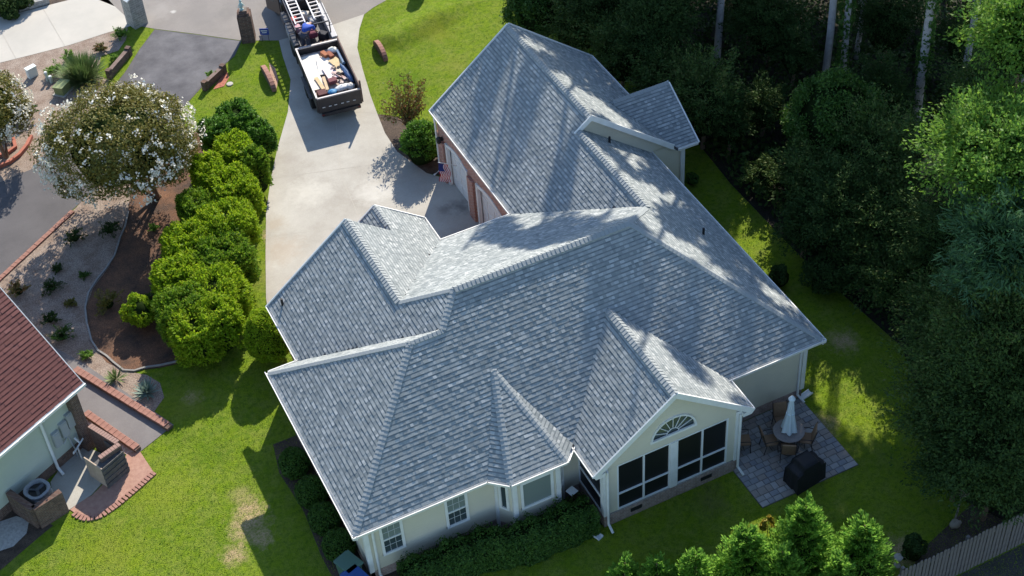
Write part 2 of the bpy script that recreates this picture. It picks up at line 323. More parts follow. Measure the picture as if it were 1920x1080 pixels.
def smooth_crown(name, c, r, m, n, leaf, parent):
    d = rnd_dirs(n); d[:, 2] = np.where(d[:, 2] < -.85, -d[:, 2], d[:, 2]); q = 1+.05*np.sin(d[:, :1]*9+c[0])*np.sin(d[:, 1:2]*8)+.04*np.sin(d[:, 2:3]*13+d[:, :1]*6)+RNG.normal(size=(n, 1))*.018
    P = np.array(c)+d*q*np.array(r); T, S = leaf_frames(n, unit(d/np.array(r)), leaf[0], leaf[1], 0, .45); k = P[:, 2] > .03
    return quads_object(name, P[k], T[k], S[k], m, parent, tuple(wloc(parent)), coreverts=ellipsoid_core(c, [x*.93 for x in r], lump=.03))
def spray_crown(name, c, r, m, n, leaf, parent, core=.5, spread=.17, droop=0.0, lmin=.6, lmax=1.18, box=1.0):
    nb_ = max(30, n//70); d = rnd_dirs(nb_*2); d = d[d[:, 2] > -.35][:nb_]; nb_ = len(d); ln = RNG.uniform(lmin, lmax, nb_); idx = RNG.integers(0, nb_, n); s = RNG.uniform(.3, 1, (n, 1))**.7
    side = unit(np.cross(d[idx], [0, 0, 1.])); off = side*RNG.normal(size=(n, 1))*spread*(1.3-s)+RNG.normal(size=(n, 3))*.035
    P = d[idx]*ln[idx][:, None]*s+off; P[:, 2] -= droop*(s[:, 0]**2)*.3; Nn = unit(d[idx]*.4+np.array([0, 0, 1.])*.6); P = np.array(c)+np.sign(P)*np.abs(P)**box*np.array(r)
    T, S = leaf_frames(n, Nn, leaf[0], leaf[1], 0, .45); T = unit(T*.6+unit(d[idx])*np.linalg.norm(T, axis=1, keepdims=True)*.6)*np.linalg.norm(T, axis=1, keepdims=True); k = P[:, 2] > .05
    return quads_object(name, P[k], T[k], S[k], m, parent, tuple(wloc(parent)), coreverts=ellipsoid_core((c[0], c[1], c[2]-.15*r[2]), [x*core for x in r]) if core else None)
def shrub(name, label, cat, base, r, m, n=1800, leaf=(0.10, 0.06), lobes=16, group=None, z=None, **k):
    """a bush standing on base; r = half sizes"""
    t = thing(name, label, cat, (base[0], base[1], 0), group)
    cz = r[2]*0.8 if z is None else z
    crown('foliage', (base[0], base[1], cz), r, m, n, leaf, lobes, t, **k)
    st = MB()
    for q in range(4):
        a = q*1.6+base[0]; st.tube([(base[0]+0.05*math.cos(a), base[1]+0.05*math.sin(a), 0), (base[0]+r[0]*0.35*math.cos(a), base[1]+r[1]*0.35*math.sin(a), cz)], [0.03, 0.015], 5)
    pt(st, 'stem', M['bark2'], t)
    return t
def blades(name, base, n, length, width, m, parent, spread=0.9, up=0.6, rbase=0.1):
    """long narrow leaves fanning out of one point"""
    ph = RNG.uniform(0, 2*math.pi, n); el = RNG.uniform(math.asin(min(up, .95))*0.3, math.pi/2*0.95, n)
    d = np.stack([np.cos(ph)*np.cos(el)*spread, np.sin(ph)*np.cos(el)*spread, np.sin(el)], 1); d = unit(d)
    L = length*RNG.uniform(0.7, 1.15, (n, 1)); b = np.array(base)+np.stack([np.cos(ph), np.sin(ph), 0*ph], 1)*RNG.uniform(0, rbase, (n, 1))
    s = unit(np.cross(d, np.tile([0, 0, 1.0], (n, 1))))*width/2
    return quads_object(name, b+d*L/2, d*L/2, s, m, parent, tuple(wloc(parent)))

# ------------------------------------------------------------------ ground
def lawn_material():
    m = bpy.data.materials.new('lawn_grass'); m.use_nodes = True; N = m.node_tree.nodes; L = m.node_tree.links; b = N['Principled BSDF']
    b.inputs['Roughness'].default_value = 0.9; b.inputs['Specular IOR Level'].default_value = 0.03
    g = N.new('ShaderNodeNewGeometry')
    def noise(sc, det=6, ro=0.6):
        z = N.new('ShaderNodeTexNoise'); z.inputs['Scale'].default_value = sc; z.inputs['Detail'].default_value = det; z.inputs['Roughness'].default_value = ro
        L.new(g.outputs['Position'], z.inputs['Vector']); return z.outputs[0]
    def ramp(src, a, bb, lo=0.0, hi=1.0):
        r = N.new('ShaderNodeMapRange'); r.inputs[1].default_value = a; r.inputs[2].default_value = bb; r.inputs[3].default_value = lo; r.inputs[4].default_value = hi; L.new(src, r.inputs[0]); return r.outputs[0]
    def mix(f, a, c):
        x = N.new('ShaderNodeMix'); x.data_type = 'RGBA'
        if isinstance(f, float): x.inputs[0].default_value = f
        else: L.new(f, x.inputs[0])
        for s, i in ((a, 6), (c, 7)):
            if isinstance(s, tuple): x.inputs[i].default_value = (*s, 1)
            else: L.new(s, x.inputs[i])
        return x.outputs[2]
    c = mix(ramp(noise(0.35), 0.35, 0.65), (0.125, 0.20, 0.013), (0.185, 0.255, 0.017))
    c = mix(ramp(noise(1.7, 8, .7), 0.42, 0.7), c, (0.195, 0.23, 0.045))
    c = mix(ramp(noise(5.5, 8, 0.75), 0.46, 0.66, 0, 0.85), c, (0.06, 0.12, 0.014))
    c = mix(ramp(noise(24, 4, 0.7), 0.5, 0.7, 0, 0.55), c, (0.045, 0.088, 0.012))
    # worn bare spots with ragged outlines
    dn = noise(3.0, 8, 0.7)
    for (u, v, rx) in ((466, 985, 0.62), (470, 955, 0.45), (440, 1040, 0.4), (492, 1010, .35), (1580, 640, 0.5), (1690, 1035, .6), (500, 440, .3), (490, 330, .25), (360, 745, .3), (1540, 800, .5)):
        p = G(u, v)
        vm = N.new('ShaderNodeVectorMath'); vm.operation = 'DISTANCE'; L.new(g.outputs['Position'], vm.inputs[0]); vm.inputs[1].default_value = p
        ad = N.new('ShaderNodeMath'); ad.operation = 'MULTIPLY_ADD'; L.new(dn, ad.inputs[0]); ad.inputs[1].default_value = 2.4*rx+0.5; L.new(vm.outputs['Value'], ad.inputs[2])
        f = ramp(ad.outputs[0], rx*1.5+0.2, rx*2.5+0.3, 0.85, 0.0)
        c = mix(f, c, mix(ramp(noise(14), 0.4, 0.6), (0.48, 0.34, 0.21), (0.30, 0.24, 0.12)))
    L.new(c, b.inputs['Base Color'])
    bn = N.new('ShaderNodeTexNoise'); bn.inputs['Scale'].default_value = 26; bn.inputs['Detail'].default_value = 6; L.new(g.outputs['Position'], bn.inputs['Vector'])
    bp = N.new('ShaderNodeBump'); bp.inputs['Strength'].default_value = 0.8; bp.inputs['Distance'].default_value = 0.06; L.new(bn.outputs[0], bp.inputs['Height']); L.new(bp.outputs[0], b.inputs['Normal'])
    return m
M['lawn'] = lawn_material()
soften(M['lawn'], [(350,760,1.2,(.19,.21,.03),.5),(300,930,1.4,(.22,.25,.03),.45),(400,850,1.0,(.075,.14,.01),.5),(200,1030,1.3,(.21,.23,.03),.4),(820,60,1.2,(.20,.21,.03),.5),(760,150,1.0,(.075,.15,.01),.5),(850,120,.8,(.24,.23,.06),.4),(420,180,.9,(.22,.23,.03),.4),(490,240,.7,(.07,.13,.01),.4),(490,520,.8,(.22,.22,.06),.5),(495,380,.6,(.20,.20,.06),.5),(330,820,.7,(.07,.13,.01),.4),(1330,940,.8,(.12,.10,.05),.4),(1580,850,1.2,(.09,.12,.02),.4),(1480,400,1.5,(.10,.12,.02),.4),(450,930,.5,(.33,.26,.13),.5)], 1.6)
soften(M['concrete'], [(865,388,.55,(.13,.125,.12),.7),(835,395,.35,(.15,.14,.13),.6),(860,340,.35,(.2,.19,.18),.5),(530,470,1.0,(.36,.29,.22),.5),(515,420,.6,(.34,.28,.21),.5),(620,260,1.1,(.30,.29,.27),.4),(700,360,.9,(.60,.58,.53),.5),(580,360,1.0,(.58,.56,.5),.5),(560,540,.7,(.37,.3,.23),.5),(660,120,.8,(.33,.31,.28),.4),(640,440,.8,(.4,.37,.32),.5),(545,300,.5,(.3,.27,.24),.4)])
soften(M['street'], [(380,30,1.2,(.20,.185,.175),.5),(300,20,.8,(.31,.29,.27),.5),(430,20,.7,(.17,.16,.15),.5),(640,10,1.2,(.21,.2,.19),.5),(325,22,.15,(.5,.48,.45),.8)])
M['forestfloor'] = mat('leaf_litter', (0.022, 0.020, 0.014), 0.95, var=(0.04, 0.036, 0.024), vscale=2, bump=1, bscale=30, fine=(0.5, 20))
def sheet(name, poly, z, m, parent=None):
    mb = MB(); mb.add([(p[0], p[1], z) for p in poly], [tuple(range(len(poly)))])
    o = mb.obj(name, m); return struct(o)
# base: one sheet to the horizon
struct(MB().add([(-500, -500, -0.004), (500, -500, -0.004), (500, 500, -0.004), (-500, 500, -0.004)], [(0, 1, 2, 3)]).obj('ground', M['lawn']))
def px(*l): return [G2(u, v) for u, v in l]
P_STREET = px((683,27),(640,42),(600,55),(523,76),(453,76),(370,64),(290,54),(262,49),(243,38),(215,12),(203,0))+[(1.2,41),(-3,45),(-3,62),(45,62),(30,44),(20,36),(15.6,32.6)]+px((725,0),(700,14))
P_WDRIVE = px((0,118),(60,103),(130,85),(200,62),(245,49),(262,49),(243,38),(215,12),(203,0))+[(1.2,41),(-1.5,44)]+px((150,-60),(130,0),(60,18),(0,33),(-80,55),(-80,140))
P_ASPH = px((290,55),(370,65),(453,77),(440,105),(400,140),(345,200),(240,300),(140,390),(70,454),(0,522),(-80,600),(-80,375),(0,342),(58,318),(120,250),(190,190),(235,135),(262,92))
P_DRIVE = px((523,76),(600,55),(683,27),(674,55),(670,90),(680,130),(695,180),(708,215),(722,250),(745,285),(800,325),(832,334))+[(11.3,17.6),(11.3,10.2),(1.6,10.2)]+px((505,600),(499,560),(498,480),(499,400),(507,340),(520,280),(540,210),(545,150),(530,105))
P_MULCH = px((330,290),(385,225),(440,215),(468,250),(470,320),(462,400),(458,500),(442,590),(425,640),(335,682),(300,690),(240,697),(200,680),(170,640),(160,580),(175,540),(205,500),(225,440),(240,395),(250,330))
P_GRAVEL = px((250,330),(240,395),(225,440),(205,500),(175,540),(160,580),(170,640),(200,680),(240,697),(275,703),(300,718),(308,745),(285,778),(240,752),(170,705),(100,655),(0,605),(-60,570),(0,524),(70,456),(140,392),(190,340))
P_BEDTL = px((0,118),(60,103),(130,85),(200,62),(240,51),(236,75),(222,95),(190,105),(182,140),(205,150),(190,190),(120,250),(58,318),(0,342),(-80,375),(-80,140))
P_BEDTOP = px((0,33),(60,18),(130,0),(150,-60),(-80,-60),(-80,55))
P_BEDG = px((706,214),(740,218),(790,238),(838,300),(834,332),(800,325),(745,285),(722,250))
P_PATH = px((100,650),(160,684),(326,797),(262,848),(235,838),(150,770),(120,720),(60,680))
P_NPAT = px((112,905),(262,845),(287,884),(240,925),(190,965),(160,976),(128,958),(104,985),(60,960))
sheet('street', P_STREET, 0.004, M['street']); sheet('neighbour_driveway', P_WDRIVE, 0.012, M['whiteconc']); sheet('asphalt_drive', P_ASPH, 0.008, M['asphalt2'])
sheet('driveway', P_DRIVE, 0.016, M['concrete']); sheet('mulch_bed', P_MULCH, 0.012, M['mulch']); sheet('gravel_bed', P_GRAVEL, 0.008, M['gravel'])
sheet('roadside_bed', P_BEDTL, 0.004, M['gravel']); sheet('dark_bed', P_BEDTOP, 0.004, M['mulchdark']); sheet('garage_bed', P_BEDG, 0.012, M['mulchdark'])
sheet('path', P_PATH, 0.012, M['path'])
# fresher black strip of asphalt where the drive meets the street
sheet('asphalt_patch', px((292,57),(370,67),(451,78),(438,104),(398,139),(345,195),(268,190),(240,150),(262,94)), 0.012, M['asphalt'])
P_WOOD = [G2(*q) for q in ((1000,10),(1040,30),(1130,105),(1290,245),(1370,345),(1500,480),(1600,570),(1690,650),(1725,740),(1745,900))]+[(18.6,-6.2),(19.5,-8.1),(60,-8.1),(60,60),(22,60),(18,33)]
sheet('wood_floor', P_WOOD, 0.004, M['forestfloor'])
sheet('fence_bed', [(15.0,-8.1),(19.5,-8.1),(18.6,-6.2),(17.2,-6.6),(15.8,-7.0)], 0.008, M['mulchdark'])
sheet('foundation_bed', [(-0.7,0.3),(-0.75,2.0),(-0.6,4.0),(-0.75,6.0),(-0.5,7.3),(0.4,7.3),(0.4,0.3)], 0.004, M['mulchdark']); sheet('foundation_bed', [(0.3,0.4),(0.3,-0.3),(4.0,-0.8),(7.8,-1.2),(7.8,0.4)], 0.004, M['mulchdark'])
M['dryground'] = mat('dry_bare_ground', (0.085,0.075,0.07), .95, var=(0.05,0.055,0.04), vscale=2, bump=.8, bscale=30, fine=(.6,20)); sheet('bare_ground', [(13.5,-8.25),(24,-8.25),(24,-20),(10,-20)], 0.004, M['dryground'])
# concrete joints cut in the drives
def joint(poly_px, w=0.022, z=0.019, name='expansion_joint'):
    for a, b in zip(poly_px[:-1], poly_px[1:]):
        A, B = Vector(G(*a)), Vector(G(*b)); d = (B-A).normalized(); n = Vector((-d.y, d.x, 0))*w/2
        struct(MB().add([(*(A-n).xy, z), (*(B-n).xy, z), (*(B+n).xy, z), (*(A+n).xy, z)], [(0,1,2,3)]).obj(name, M['joint']))
M['joint'] = mat('joint_filler', (0.40, 0.37, 0.32), 0.95)
joint([(80,15),(122,87)]); joint([(0,55),(30,110)])
for l in ([(540,205),(705,212)], [(508,335),(765,300)], [(628,208),(640,330)], [(640,330),(672,405)], [(499,445),(800,405)], [(531,105),(548,100)]): joint(l)
# curved concrete edging of the bed
def strip(name, pts, w, h, m, label, cat):
    mb = MB(); P = [Vector((*G2(*p), 0)) for p in pts]; L_, R_ = [], []
    for i, p in enumerate(P):
        d = (P[min(i+1, len(P)-1)]-P[max(i-1, 0)]).normalized(); n = Vector((-d.y, d.x, 0))*w/2; L_.append(p-n); R_.append(p+n)
    for i in range(len(P)-1):
        a, b, c, d = L_[i], L_[i+1], R_[i+1], R_[i]
        mb.add([(a.x,a.y,0),(b.x,b.y,0),(c.x,c.y,0),(d.x,d.y,0),(a.x,a.y,h),(b.x,b.y,h),(c.x,c.y,h),(d.x,d.y,h)], [(4,5,6,7),(0,1,5,4),(1,2,6,5),(2,3,7,6),(3,0,4,7)])
    o = mb.obj(name, m); return tag(o, label, cat)
strip('bed_edging', [(241,397),(235,425),(226,445),(215,480),(200,503),(182,525),(166,550),(160,578),(163,605),(172,640),(184,658),(200,668),(213,680),(232,695),(252,696),(272,690),(300,686),(335,678)], 0.07, 0.06, M['edging'], 'curved grey concrete edging between the gravel and the mulch bed', 'edging')
strip('circle_border', [(60,258),(52,275),(38,292),(20,306),(-10,318)], 0.14, 0.16, M['brick_red'], 'low curved red brick border in the gravel by the left edge', 'edging')
strip('circle_border', [(26,262),(30,278),(16,288),(-6,296)], 0.14, 0.14, M['brick_red'], 'short inner red brick border curving beside the white flowering tree at the edge', 'edging')
strip('stone_curb', [(36,18),(60,12),(92,3)], 0.45, 0.3, M['brick_grey'], 'low grey stone curb in the dark bed in the top left corner', 'curb')

# long red brick borders: every brick a piece
def brick_border(name, a, b, w, h, z0, label, step=0.23, cat='border', core=True):
    A, B = Vector(a), Vector(b); d = (B-A).normalized(); Ln = (B-A).length; ang = math.atan2(d.y, d.x)
    t = thing(name, label, cat, (A.x, A.y, 0))
    pt(MB().box(((A.x+B.x)/2, (A.y+B.y)/2, z0+h/2-0.02), (Ln, w*0.9, h-0.04), ang), 'mortar_core', M['brick_dark'], t)
    n = int(Ln/step); me = MB().box((0,0,0), (step*0.965, w, 0.075)).obj('brick', M['brick_piece'], t); me.modifiers.new('b', 'BEVEL').width = 0.006
    for i in range(n):
        o = me if i == 0 else me.copy()
        if i: COL.objects.link(o); o.parent = t
        p = d*(step*(i+0.5)); o.location = (p.x+random.uniform(-.004,.004), p.y+random.uniform(-.004,.004), z0+h-0.035+random.uniform(-.003,.004)); o.rotation_euler = (0, 0, ang+random.uniform(-.02,.02))
    return t
brick_border('brick_border', G(137,397), G(-30,552), 0.20, 0.07, 0, 'long red brick border between the worn asphalt drive and the gravel bed')
brick_border('brick_border', G(140,690,.18), G(318,799,.18), 0.27, 0.18, 0, 'raised red brick kerb on the upper side of the grey path, beside the yucca')
brick_border('brick_border', G(160,772,.18), G(258,840,.18), 0.27, 0.18, 0, 'shorter raised red brick kerb below the grey path, beside the wooden bin')
sheet('pale_gravel_strip', px((158,778),(262,848),(250,862),(222,842),(165,800)), 0.016, mat('pink_pale_gravel', (0.55, 0.44, 0.38), .95, var=(0.35,0.22,0.18), vscale=9, bump=1, bscale=40))

# ------------------------------------------------------------------ patio of grey pavers
pat = struct(MB().prism([(12.66,-1.2),(12.66,-3.12),(16.42,-3.12),(16.42,0.33),(12.66,0.33)], -0.03, 0.012).obj('patio', M['paverbed']))
y = -3.11; k = 0; fam = {}
shades = [mat('paver_%s' % n, c, 0.9, var=tuple(q*0.82 for q in c), vscale=3, bump=0.3, bscale=60) for n, c in (('slate', (0.25,0.255,0.27)), ('stone', (0.31,0.30,0.29)), ('warm', (0.30,0.265,0.24)), ('pale', (0.36,0.35,0.34)))]
while y < 0.30:
    rh = random.choice((0.15, 0.22, 0.22, 0.30)); rh = min(rh, 0.33-y); x = 12.67
    while x < 16.40:
        w = min(random.choice((0.22, 0.30, 0.30, 0.42)), 16.41-x)
        if 16.41-x-w < 0.12: w = 16.41-x
        key = (round(w, 2), round(rh, 2), random.randrange(4))
        if key not in fam: fam[key] = MB().box((0,0,0), (w-0.018, rh-0.018, 0.05)).obj('paver', shades[key[2]], pat); o = fam[key]; o.modifiers.new('b', 'BEVEL').width = 0.006
        else: o = fam[key].copy(); COL.objects.link(o)
        o.location = (x+w/2, y+rh/2, 0.002+random.uniform(0, 0.007)); x += w
    y += rh

# low bank in the upper lawn: a gentle swell with a steeper western side
BANK = np.array([G2(*q) for q in ((715,92),(732,80),(760,64),(792,46),(828,28),(860,8),(890,-20))])
def lawn_h(P):
    P = np.atleast_2d(P); best = np.full(len(P), 1e9); sg = np.zeros(len(P)); al = np.zeros(len(P)); L = len(BANK)-1
    for i in range(L):
        a, b = BANK[i], BANK[i+1]; d = b-a; t = np.clip(((P-a)@d)/(d@d), 0, 1); q = P-(a+t[:, None]*d); r = np.hypot(q[:, 0], q[:, 1]); s = d[0]*q[:, 1]-d[1]*q[:, 0]
        k = r < best; best[k] = r[k]; sg[k] = s[k]; al[k] = ((i+t)/L)[k]
    w = np.where(sg > 0, 1.5, 1.2); x = np.clip(1-best/w, 0, 1); x = x*x*(3-2*x)
    return .34*x*np.clip(al*5, 0, 1)*np.clip((1-al)*3, 0, 1)
xs_ = np.linspace(BANK[:, 0].min()-1.5, BANK[:, 0].max()+3, 80); ys_ = np.linspace(BANK[:, 1].min()-3, BANK[:, 1].max()+2, 80); gx_, gy_ = np.meshgrid(xs_, ys_); hh_ = lawn_h(np.stack([gx_.ravel(), gy_.ravel()], 1))
mb = MB(); mb.add([(a, b, h-.012) for a, b, h in zip(gx_.ravel(), gy_.ravel(), hh_)], [(j*80+i, j*80+i+1, (j+1)*80+i+1, (j+1)*80+i) for j in range(79) for i in range(79)])
struct(mb.obj('lawn_bank', M['lawn'], smooth=True))

# ------------------------------------------------------------------ the grey house
m_ = 0.775; H0 = 3.0
house = thing('house', 'large house with grey shingled hip roofs and beige siding, filling the middle', 'house', (8.0, 5.0, 0))
PL = {'S': lambda x, y: H0+m_*y, 'Wsw': lambda x, y: H0+m_*x, 'Nsw': lambda x, y: H0+m_*(7.68-y), 'W': lambda x, y: H0+m_*(x-1.1),
      'Nu': lambda x, y: H0+m_*4.7-m_*(y-4.7), 'Nl': lambda x, y: H0+3.2*m_/4.63*(10.83-y), 'Ew': lambda x, y: H0+m_*(7.7-x), 'We': lambda x, y: H0+m_*(x-4.2),
      'G': lambda x, y: H0+m_*(x-10.67), 'E': lambda x, y: H0+m_*(16.83-x), 'UE': lambda x, y: H0+m_*3.6/3.59*(17.86-x),
      'DS': lambda x, y: 3.0+0.6*(y-11.15), 'DN': lambda x, y: 3.0+0.93*(14.85-y), 'PW': lambda x, y: H0+m_*(x-7.45), 'PE': lambda x, y: H0+m_*(13.13-x)}
def on(k, *pts): return [(x, y, PL[k](x, y)) for x, y in pts]
Tb = (5.97, 2.44, H0+m_*2.44+0.01)
FACES = [
 (on('S', (0,0),(16.83,0),(12.13,4.7),(5.8,4.7),(4.94,3.84),(3.84,3.84)), (0,1)),
 (on('Wsw', (0,0),(3.84,3.84),(0,7.68)), (1,0)),
 (on('Nsw', (0,7.68),(3.84,3.84),(4.94,3.84),(1.1,7.68)), (0,-1)),
 (on('W', (1.1,7.68),(4.94,3.84),(5.8,4.7),(4.4,6.1),(4.4,10.75),(1.1,10.75)), (1,0)),
 (on('Nu', (5.8,4.7),(12.13,4.7),(13.63,6.2),(4.5,6.2),(4.4,6.1)), (0,-1)),
 (on('Nl', (4.5,6.2),(13.63,6.2),(13.75,6.37),(10.67,10.83),(7.7,10.83)), (0,-1)),
 (on('Ew', (4.4,6.1),(4.5,6.2),(7.7,10.83),(7.7,12.3),(5.95,12.3),(5.95,10.75),(4.4,10.75)), (-1,0)),
 (on('We', (4.2,10.7),(4.2,12.3),(5.95,12.3),(5.95,10.7)), (1,0)),
 (on('G', (10.67,10.83),(13.75,6.37),(13.75,11.3),(14.27,11.3),(14.27,18.15),(10.67,18.15)), (1,0)),
 (on('E', (16.83,0),(16.83,11.5),(13.75,11.5),(13.75,6.37),(13.63,6.2),(12.13,4.7)), (-1,0)),
 (on('UE', (14.27,11.3),(17.86,11.3),(17.86,18.15),(14.27,18.15)), (-1,0)),
 (on('DS', (16.16,13.4),(18.75,13.4),(18.75,11.15),(17.86,11.15)), (0,1)),
 (on('DN', (16.16,13.4),(18.75,13.4),(18.75,14.85),(17.86,14.85)), (0,-1)),
 (on('PW', (7.45,-1.48),(7.45,0),(10.29,2.84),(10.29,-1.48)), (1,0)),
 (on('PE', (13.13,-1.48),(13.13,0),(10.29,2.84),(10.29,-1.48)), (-1,0)),
 ([(4.46,-0.02,3.0),(5.0,-0.5,3.0),Tb], None), ([(5.0,-0.5,3.0),(6.95,-0.5,3.0),Tb], None), ([(6.95,-0.5,3.0),(7.43,-0.02,3.0),Tb], None)]
def shingle_tabs(poly, up, expo=0.14, thick=0.012, lift=0.0, wmin=0.085, wmax=0.18):
    P = [Vector(p) for p in poly]; n = Vector((0,0,0))
    for i in range(len(P)): n += P[i].cross(P[(i+1) % len(P)])
    n.normalize()
    if n.z < 0: n = -n
    s = (Vector((0,0,1))-n*n.z).normalized(); e = s.cross(n); o = P[0]
    q = [((p-o).dot(e), (p-o).dot(s)) for p in P]; b0 = min(b for a, b in q); b1 = max(b for a, b in q); out = []
    def span(b):
        xs = []
        for i in range(len(q)):
            (a1, c1), (a2, c2) = q[i], q[(i+1) % len(q)]
            if (c1 <= b < c2) or (c2 <= b < c1): xs.append(a1+(a2-a1)*(b-c1)/(c2-c1))
        return (min(xs), max(xs)) if len(xs) > 1 else None
    rows = int(math.ceil((b1-b0)/expo-1e-6))
    for r in range(rows):
        lo = b0+r*expo; hi = min(lo+expo*1.04, b1-1e-4); A = span(lo+1e-4); B = span(hi)
        if not A: continue
        if not B: B = ((A[0]+A[1])/2,)*2
        x = A[0]-random.uniform(0, wmax)
        wob = random.uniform(-0.001, 0.001)
        while x < A[1]:
            w = random.uniform(wmin, wmax); xa, xb = max(x, A[0]), min(x+w, A[1]); x += w
            if xb-xa < 0.01: continue
            f = lambda X: max(min(X, B[1]), B[0])
            ta, tb = (B[0] if xa <= A[0]+1e-6 else f(xa)), (B[1] if xb >= A[1]-1e-6 else f(xb))
            th = thick*random.choice((0.6, 0.9, 1.2, 1.5)); base = o+n*lift; dl = lo+wob if r else lo; mid = lo+(hi-lo)*.66; fm = lambda k, a, b: a+(b-a)*.66; ma, mb2 = fm(0, xa, ta), fm(0, xb, tb)
            p = [base+e*xa+s*dl+n*th, base+e*xb+s*dl+n*th, base+e*tb+s*hi+n*0.003, base+e*ta+s*hi+n*0.003, base+e*xa+s*dl-n*0.004, base+e*xb+s*dl-n*0.004, base+e*ma+s*mid+n*(th*.34+.002), base+e*mb2+s*mid+n*(th*.34+.002)]
            out.append(p)
    return out
TABF = [(0,1,7,6),(6,7,2,3),(4,5,1,0),(4,0,6,3),(5,2,7,1)]
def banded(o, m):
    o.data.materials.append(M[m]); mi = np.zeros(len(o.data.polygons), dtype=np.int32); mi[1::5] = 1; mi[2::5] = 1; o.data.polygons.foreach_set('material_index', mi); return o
roof_mb = MB()
for poly, up in FACES: roof_mb.slab([(p[0], p[1], p[2]-0.012) for p in poly], 0.14)
roof = pt(roof_mb, 'roof', M['deck'], house)
tabs = []
for poly, up in FACES: tabs += shingle_tabs(poly, up)
cam_v = Vector(C_POS)
tabs.sort(key=lambda p: -((p[1]-p[0]).length)*0.14/((p[0]-cam_v).length**2)*max(0.15, abs(((p[1]-p[0]).cross(p[3]-p[0])).normalized().dot((cam_v-p[0]).normalized()))))
hidden = lambda p: 7.5 < p[0].x < 13.0 and -0.2 < p[0].y < 2.84 and p[0].z < 5.2
vis = [p for p in tabs if not hidden(p)]; best = vis[:300]; ids = set(id(p) for p in best)
field = MB()
for p in tabs:
    if id(p) not in ids: field.add(p, TABF)
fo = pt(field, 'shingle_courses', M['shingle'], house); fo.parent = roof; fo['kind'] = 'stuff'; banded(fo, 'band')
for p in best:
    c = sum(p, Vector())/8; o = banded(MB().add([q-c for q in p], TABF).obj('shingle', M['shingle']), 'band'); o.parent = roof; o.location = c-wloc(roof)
# ridge and hip caps: each one a piece of its own
def caps(a, b, w=0.115, step=0.15, lift=0.018, sl=0.62, m='cap', par=None):
    par = par or roof
    a, b = Vector(a), Vector(b); d = (b-a).normalized(); n = int((b-a).length/step)+1; r = d.cross(Vector((0,0,1))).normalized(); u = r.cross(d).normalized()
    slope = sl if abs(d.z) < 0.05 else sl*0.62
    for i in range(n):
        c = a+d*(step*i); L = step*1.15; th = 0.012
        L = min(L, (b-c).length+0.02)
        if L < 0.05: continue
        j = random.uniform(0.96, 1.05)
        V = [-r*w*j-u*(w*slope), Vector((0,0,0)), r*w*j-u*(w*slope)]
        lo = [v+u*(lift+th) for v in V]; hi = [v+d*L+u*(lift*0.7) for v in V]; lb = [v+u*(lift*0.2-0.02) for v in V]; hb = [v+d*L-u*0.02 for v in V]
        q = lo+hi+lb+hb
        o = MB().add(q, [(0,1,4,3),(1,2,5,4),(6,7,1,0),(7,8,2,1),(3,4,10,9),(4,5,11,10),(0,3,9,6),(5,2,8,11)]).obj('ridge_cap', M[m]); o.parent = par; o.location = c-wloc(par)
z = lambda k, x, y: (x, y, PL[k](x, y))
caps(z('S',0,0), z('S',3.84,3.84)); caps(z('Wsw',0,7.68), z('Wsw',3.84,3.84)); caps(z('S',3.84,3.84), z('S',4.94,3.84)); caps(z('S',4.94,3.84), z('S',5.8,4.7))
caps(z('S',5.8,4.7), z('S',12.13,4.7), 0.15, lift=0.045); caps(z('S',16.83,0), z('S',12.13,4.7)); caps(z('W',4.4,6.1), z('W',5.8,4.7)); caps(z('W',4.4,6.1), z('W',4.4,10.75), 0.15, lift=0.045)
caps(z('Nu',13.63,6.2), z('Nu',12.13,4.7)); caps(z('E',13.75,6.3), z('E',13.75,11.3), .13, lift=.04); caps(z('UE',14.27,11.3), z('UE',14.27,18.15), .13, lift=.04)
caps(z('DS',16.3,13.4), z('DS',18.75,13.4)); caps(z('We',5.95,11.1), z('We',5.95,12.3)); caps(z('PW',10.29,-1.48), z('PW',10.29,2.75), 0.15, lift=0.045)
caps((5.0,-0.5,3.0), Tb, sl=0.35); caps((6.95,-0.5,3.0), Tb, sl=0.35)
# vent pipes
for (u, v, k, hgt) in ((1319,440,'E',.3), (1143,268,'E',.28), (529,568,'W',.3)):
    x = G(u, v, 4.2)[:2] if k == 'E' else G2(u, v, 3.4); zz = PL[k](*x)
    if k == 'E':
        for _ in range(12): x = G2(u, v, zz); zz = PL[k](*x)
    pt(MB().tube([(x[0], x[1], zz-0.05), (x[0], x[1], zz+hgt)], 0.045, 10), 'vent_pipe', M['dark'], house)
# ---- walls
WT = 0.12
def wall(a, b, z0, z1, m, name='wall'):
    a, b = Vector((*a, 0)), Vector((*b, 0)); c = (a+b)/2; d = b-a
    return pt(MB().box((c.x, c.y, (z0+z1)/2), (d.length, WT, z1-z0), math.atan2(d.y, d.x)), name, m, house)
sid = M['siding']; zt = 2.97
def swall(a, b, found=0.42, m=None):
    wall(a, b, found, zt, m or sid); A, B = Vector(a), Vector(b); wall(a, b, -0.05, found-0.003, M['brick_found'], 'foundation')
swall((0.36,0.42),(4.86,0.42)); swall((0.42,0.36),(0.42,7.26)); swall((0.36,7.26),(1.5,7.26)); wall((1.5,7.2),(1.5,10.4), -.05, zt, M['brick_pink'])
wall((1.5,10.4),(4.6,10.4), -.05, zt, M['brick_pink']); wall((7.3,10.4),(7.3,12.0), -.05, zt, M['brick_pink']); wall((4.6,10.4),(4.6,12.0), -.05, zt, M['brick_pink']); wall((4.6,12.0),(7.3,12.0), 2.2, zt, M['trim'])
wall((7.3,10.4),(10.8,10.4), -.05, zt, M['brick_pink'])
swall((13.0,0.42),(16.48,0.42)); swall((16.42,0.36),(16.42,11.5)); swall((7.05,0.42),(7.9,0.42))
